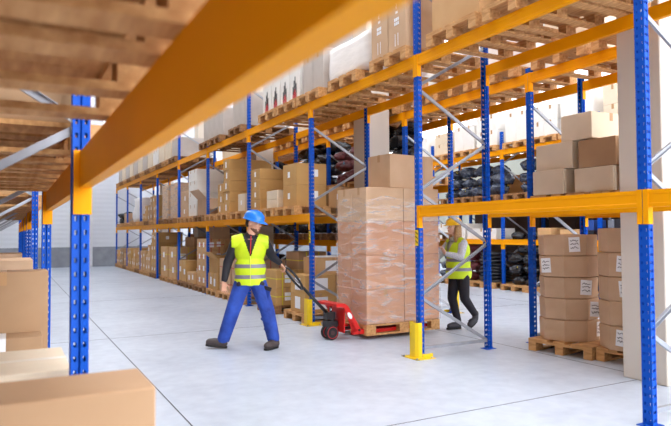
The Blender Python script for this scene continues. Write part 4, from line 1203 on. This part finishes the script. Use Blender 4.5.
# jacket
jb = bmesh.new()
ell(jb, (-.01, .012, 1.2), (.175, .115, .17)); ell(jb, (-.005, .0, 1.0), (.158, .108, .2))
chain(jb, [(m3(-.01, .015, 1.28), .105), (shR, .07), (elR, .058), (elR.lerp(wrR, .9), .04)]); chain(jb, [(m3(-.01, .015, 1.28), .105), (shL, .07), (elL, .055), (elL.lerp(wrL, .9), .038)])
chain(jb, [(m3(-.008, .018, 1.35), .082), (m3(-.002, .015, 1.395), .07)])
jk = organic(jb, 'jacket', .0105, 3, JACK, man)
bm = bmesh.new(); tube(bm, [(-.006, -.128, 1.16), (-.004, -.118, 1.25), (-.001, -.092, 1.33), (.002, -.066, 1.38)], .007, 6); fin(bm, 'red_zip', REDINK, jk, smooth=True)
# trousers
tb = bmesh.new()
ell(tb, (-.005, .0, .9), (.168, .118, .1)); ell(tb, (-.005, .0, .83), (.165, .115, .09))
chain(tb, [(hipR, .108), (kneR, .09), (ankR+Vector((.01, 0, .0)), .078)]); chain(tb, [(hipL, .108), (kneL, .09), (ankL+Vector((0, 0, .01)), .078)])
for q in (.2, .35, .65, .82):
    for a, b, c in ((hipR, kneR, ankR), (hipL, kneL, ankL)):
        p = a.lerp(c, q); ell(tb, p+Vector((R.uniform(-.01, .01), -.01, 0)), (.102-.022*q, .1-.022*q, .022))
tr = organic(tb, 'trousers', .011, 3, TROU, man, cut=lambda c: c.z < .075)
for cx, s in ((-.13, -1), (.12, 1)):
    bm = bmesh.new(); ell(bm, (cx, -.095, .80), (.05, .02, .035), Matrix.Rotation(s*.35, 3, 'Y'), 2); fin(bm, 'hip_pocket', TRIM, tr, smooth=True)
bm = bmesh.new(); M_ = Matrix.Translation(hipL.lerp(kneL, .4)+Vector((.066, -.075, 0))) @ Matrix.Rotation(-.55, 4, 'Z') @ Matrix.Rotation(.3, 4, 'Y')
box(bm, -.045, -.012, -.08, .045, .012, .06, M_); bevel_all(bm, .008, 2); pk = fin(bm, 'thigh_pocket', TROU, tr, smooth=True)
bm = bmesh.new(); box(bm, -.048, -.016, .03, .048, .014, .075, M_); bevel_all(bm, .006, 2); fin(bm, 'pocket_flap', TRIM, pk)
bm = bmesh.new(); box(bm, -.05, -.014, -.09, -.03, .012, .03, M_); bevel_all(bm, .004); fin(bm, 'tool_sleeve', TRIM, pk)
# boots
def boot(name, ank, toe, heel, parent, r=.048, soleh=.022):
    b = bmesh.new(); ank, toe, heel = Vector(ank), Vector(toe), Vector(heel)
    d = (toe-heel).normalized()
    chain(b, [(ank+Vector((0, 0, .04)), .056*r/.048), (heel+d*.045+Vector((0, 0, .055)), .052*r/.048)])
    chain(b, [(heel+d*.045+Vector((0, 0, .055)), .05*r/.048), (heel.lerp(toe, .55)+Vector((0, 0, .06)), .052*r/.048), (toe-d*.05+Vector((0, 0, .05)), .047*r/.048)])
    # keep above the sole plane
    o = organic(b, name, .008, 3, BOOT, parent)
    up_ = Vector((0, 0, 1)); s_ = d.cross(up_).normalized(); un = s_.cross(d)
    bm = bmesh.new(); n = 20; A = []; B = []
    L = (toe-heel).length
    for i in range(n):
        t = 2*PI*i/n; w = .046*r/.048 + .006*math.cos(t)
        p = heel.lerp(toe, .5)+d*(L/2)*math.cos(t)+s_*w*math.copysign(abs(math.sin(t))**.7, math.sin(t))
        A.append(bm.verts.new(p+un*.002)); B.append(bm.verts.new(p+un*(.026)))
    for i in range(n): bm.faces.new((A[i], A[(i+1) % n], B[(i+1) % n], B[i]))
    bm.faces.new(A[::-1]); bm.faces.new(B)
    fin(bm, 'sole', SOLE, o)
    bm = bmesh.new()
    for q in (.38, .48, .58):
        c = heel.lerp(toe, q)+un*.098
        tube(bm, [c-s_*.03-un*.01, c+un*.004, c+s_*.03-un*.01], .004, 6)
    fin(bm, 'laces', TRIM, o, smooth=True)
    return o
boot('boot', ankR, m3(-.555, .065, .035), m3(-.29, .045, .0), man)
boot('boot', ankL, m3(.165, -.2, .0), m3(.33, -.0, .0), man)
# vest
def vest(parent, prims, z0, name_cut, bands, vox=.0105):
    vb = bmesh.new(); prims(vb)
    v = organic(vb, 'safety_vest', vox, 4, VEST, parent, cut=name_cut)
    for a, b in bands: band(v, 'reflective_band', a, b, .003, REFL, v)
    return v
def mp(vb):
    ell(vb, (-.01, .012, 1.2), (.2, .142, .185)); ell(vb, (-.008, .0, .98), (.195, .14, .2)); ell(vb, (-.008, .0, .83), (.198, .145, .19))
    cap(vb, m3(-.09, .015, 1.325), m3(-.205, .012, 1.3), .094, .09); cap(vb, m3(.07, .015, 1.325), m3(.185, .015, 1.3), .094, .088)
    cap(vb, m3(-.06, .015, 1.31), m3(.05, .015, 1.31), .1, .1)
def mcut(c):
    if c.z < .775: return True
    if c.z > 1.14 and c.y < .03 and abs(c.x+.005) < (c.z-1.14)*.36: return True
    if c.z > 1.36 and abs(c.x) < .07: return True
    if c.x < -.24 and c.z > 1.1: return True
    if c.x > .222 and c.z > 1.1: return True
    return False
mv = vest(man, mp, .775, mcut, ((.99, 1.035), (.86, .905)))
bm = bmesh.new(); tube(bm, [(-.006, -.144, .79), (-.006, -.143, .9), (-.006, -.142, 1.0), (-.006, -.15, 1.1), (-.006, -.148, 1.14)], .005, 6); fin(bm, 'vest_seam', mat('vest_edge', 'e8f05a', .5), mv, smooth=True)
place(man)

# ---- the woman
az = 40/180*PI
MR = Vector((math.cos(az), -math.sin(az), 0)); MD = Vector((math.sin(az), math.cos(az), 0)); MO = Vector((5.78, 6.98, 0))
whand = Vector((5.362, 6.90, 1.2)); wh = Vector(((whand-MO).dot(MR), (whand-MO).dot(MD), whand.z))
whand2 = Vector((5.362, 7.35, 1.2)); wh2 = Vector(((whand2-MO).dot(MR), (whand2-MO).dot(MD), whand2.z))
FD = Vector((-.766, -.643, 0))           # she faces the stack (-X)
SD = Vector((.643, -.766, 0))            # her left, towards the viewer
def w3(f, s, z): 
    v = FD*f+SD*s; return Vector((v.x, v.y, z))
pel = w3(-.02, 0, .86)
hc = w3(.075, .0, 1.475); HM = frame_of((-.85, -.5, .02))
shN, shF = w3(.03, .155, 1.25), w3(.03, -.155, 1.25)
elN, elF = w3(.16, .25, 1.06), w3(.2, -.2, 1.06)
def wr_of(h, e): return h+(e-h).normalized()*.1+Vector((0, 0, -.05))
wrN, wrF = wr_of(wh, elN), wr_of(wh2, elF)
hipN, knN, anN = w3(-.02, .085, .82), w3(-.03, .1, .45), w3(-.20, .13, .19)
hipF, knF, anF = w3(-.02, -.085, .82), w3(.08, -.05, .45), w3(.0, -.02, .1)
wb = bmesh.new()
chain(wb, [(w3(.02, 0, 1.3), .052), (hc+Vector((0, 0, -.06))-FD*.015, .046)])
T = head(wb, hc, HM, .9, ear=False)
ell(wb, w3(.01, 0, 1.14), (.135, .1, .18)); ell(wb, w3(-.01, 0, .98), (.12, .095, .16)); ell(wb, pel, (.14, .12, .12))
chain(wb, [(w3(.02, 0, 1.24), .075), (shN, .048), (elN, .035), (wrN, .023)]); chain(wb, [(w3(.02, 0, 1.24), .075), (shF, .048), (elF, .035), (wrF, .023)])
chain(wb, [(hipN, .078), (knN, .05), (anN, .034)]); chain(wb, [(hipF, .078), (knF, .05), (anF, .034)])
chain(wb, [(anN, .03), (w3(-.12, .13, .09), .02)]); chain(wb, [(anF, .03), (w3(.1, -.02, .05), .02)])
hand(wb, wrN, (FD*.55+Vector((0, 0, .85))), FD, .88, .18, thumb=1); hand(wb, wrF, (FD*.55+Vector((0, 0, .85))), FD, .88, .18, thumb=-1)
wo = organic(wb, 'person', .0062, 3, SKINW)
tag(wo, 'woman in yellow helmet and vest with black trousers pushing the wrapped stack', 'person')
face_bits(T, HM, wo, .9, HAIRB, LIP)
helmet(T, HM, wo, HELY, .93)
hb = bmesh.new()
Mh = HM
ell(hb, T((-.035, 0, .03)), (.082, .08, .09), Mh)
for q in (-1, 1): chain(hb, [(T((-.02, q*.068, .03)), .03), (T((-.01, q*.078, -.06)), .03), (T((.0, q*.085, -.15)), .033), (T((.01, q*.09, -.22)), .022)])
chain(hb, [(T((-.07, 0, 0)), .06), (T((-.085, 0, -.1)), .055), (T((-.08, 0, -.19)), .05)])
for q in (-1, 1): chain(hb, [(T((-.06, q*.045, -.02)), .04), (T((-.06, q*.06, -.2)), .035)])
organic(hb, 'hair', .008, 3, HAIRB, wo)
sb = bmesh.new()
for i in range(12):
    a = 2*PI*i/12; b = 2*PI*(i+1)/12; cap(sb, w3(.025+.068*math.cos(a), .068*math.sin(a), 1.325+.012*math.sin(2*a)), w3(.025+.068*math.cos(b), .068*math.sin(b), 1.325+.012*math.sin(2*b)), .03, .03, 8)
    cap(sb, w3(.03+.075*math.cos(a), .075*math.sin(a), 1.29), w3(.03+.075*math.cos(b), .075*math.sin(b), 1.29), .026, .026, 8)
organic(sb, 'scarf', .009, 2, SCARF, wo)
kb = bmesh.new()
ell(kb, w3(.01, 0, 1.14), (.15, .115, .17)); ell(kb, w3(-.01, 0, .97), (.14, .115, .16))
chain(kb, [(w3(.02, 0, 1.22), .095), (shN, .066), (elN, .053), (elN.lerp(wrN, .9), .037)]); chain(kb, [(w3(.02, 0, 1.22), .095), (shF, .066), (elF, .053), (elF.lerp(wrF, .9), .037)])
organic(kb, 'sweater', .0105, 3, KNIT, wo)
tb = bmesh.new(); ell(tb, pel, (.15, .13, .12)); chain(tb, [(hipN, .098), (knN, .07), (anN+Vector((0, 0, .02)), .05)]); chain(tb, [(hipF, .098), (knF, .07), (anF+Vector((0, 0, .02)), .05)])
organic(tb, 'trousers', .0105, 3, PANT, wo)
DSH = mat('shoe_grey', '3c3a42', .6, 0, .2, 25)
def tilt_boot(ank, toe, heel):
    global BOOT
    k = BOOT; BOOT = DSH; o = boot('shoe', ank, toe, heel, wo, r=.042); BOOT = k; return o
tilt_boot(anF, w3(.2, -.03, .0), w3(-.05, -.01, .0)); tilt_boot(anN, w3(-.05, .135, .0), w3(-.235, .13, .115))
def wp(vb):
    ell(vb, w3(.01, 0, 1.14), (.185, .175, .19), ); ell(vb, w3(.0, 0, .96), (.18, .17, .2)); ell(vb, w3(-.01, 0, .82), (.19, .18, .2))
    cap(vb, w3(.02, .06, 1.265), w3(.03, .15, 1.25), .08, .074); cap(vb, w3(.02, -.06, 1.265), w3(.03, -.15, 1.25), .08, .074); cap(vb, w3(.02, -.05, 1.25), w3(.02, .05, 1.25), .09, .09)
def wc(c):
    f, s = c.xy.dot(FD.xy), c.xy.dot(SD.xy)
    if c.z < .735: return True
    if c.z > 1.1 and f > .0 and abs(s) < (c.z-1.1)*.34: return True
    if c.z > 1.29 and abs(s) < .07: return True
    if abs(s) > .182 and c.z > 1.08: return True
    return False
vest(wo, wp, .735, wc, ((.985, 1.03), (.85, .895)))
place(wo)

world = bpy.data.worlds.new('world'); sc.world = world; world.use_nodes = True
world.node_tree.nodes['Background'].inputs[0].default_value = (.9, .95, 1, 1); world.node_tree.nodes['Background'].inputs[1].default_value = 1.0
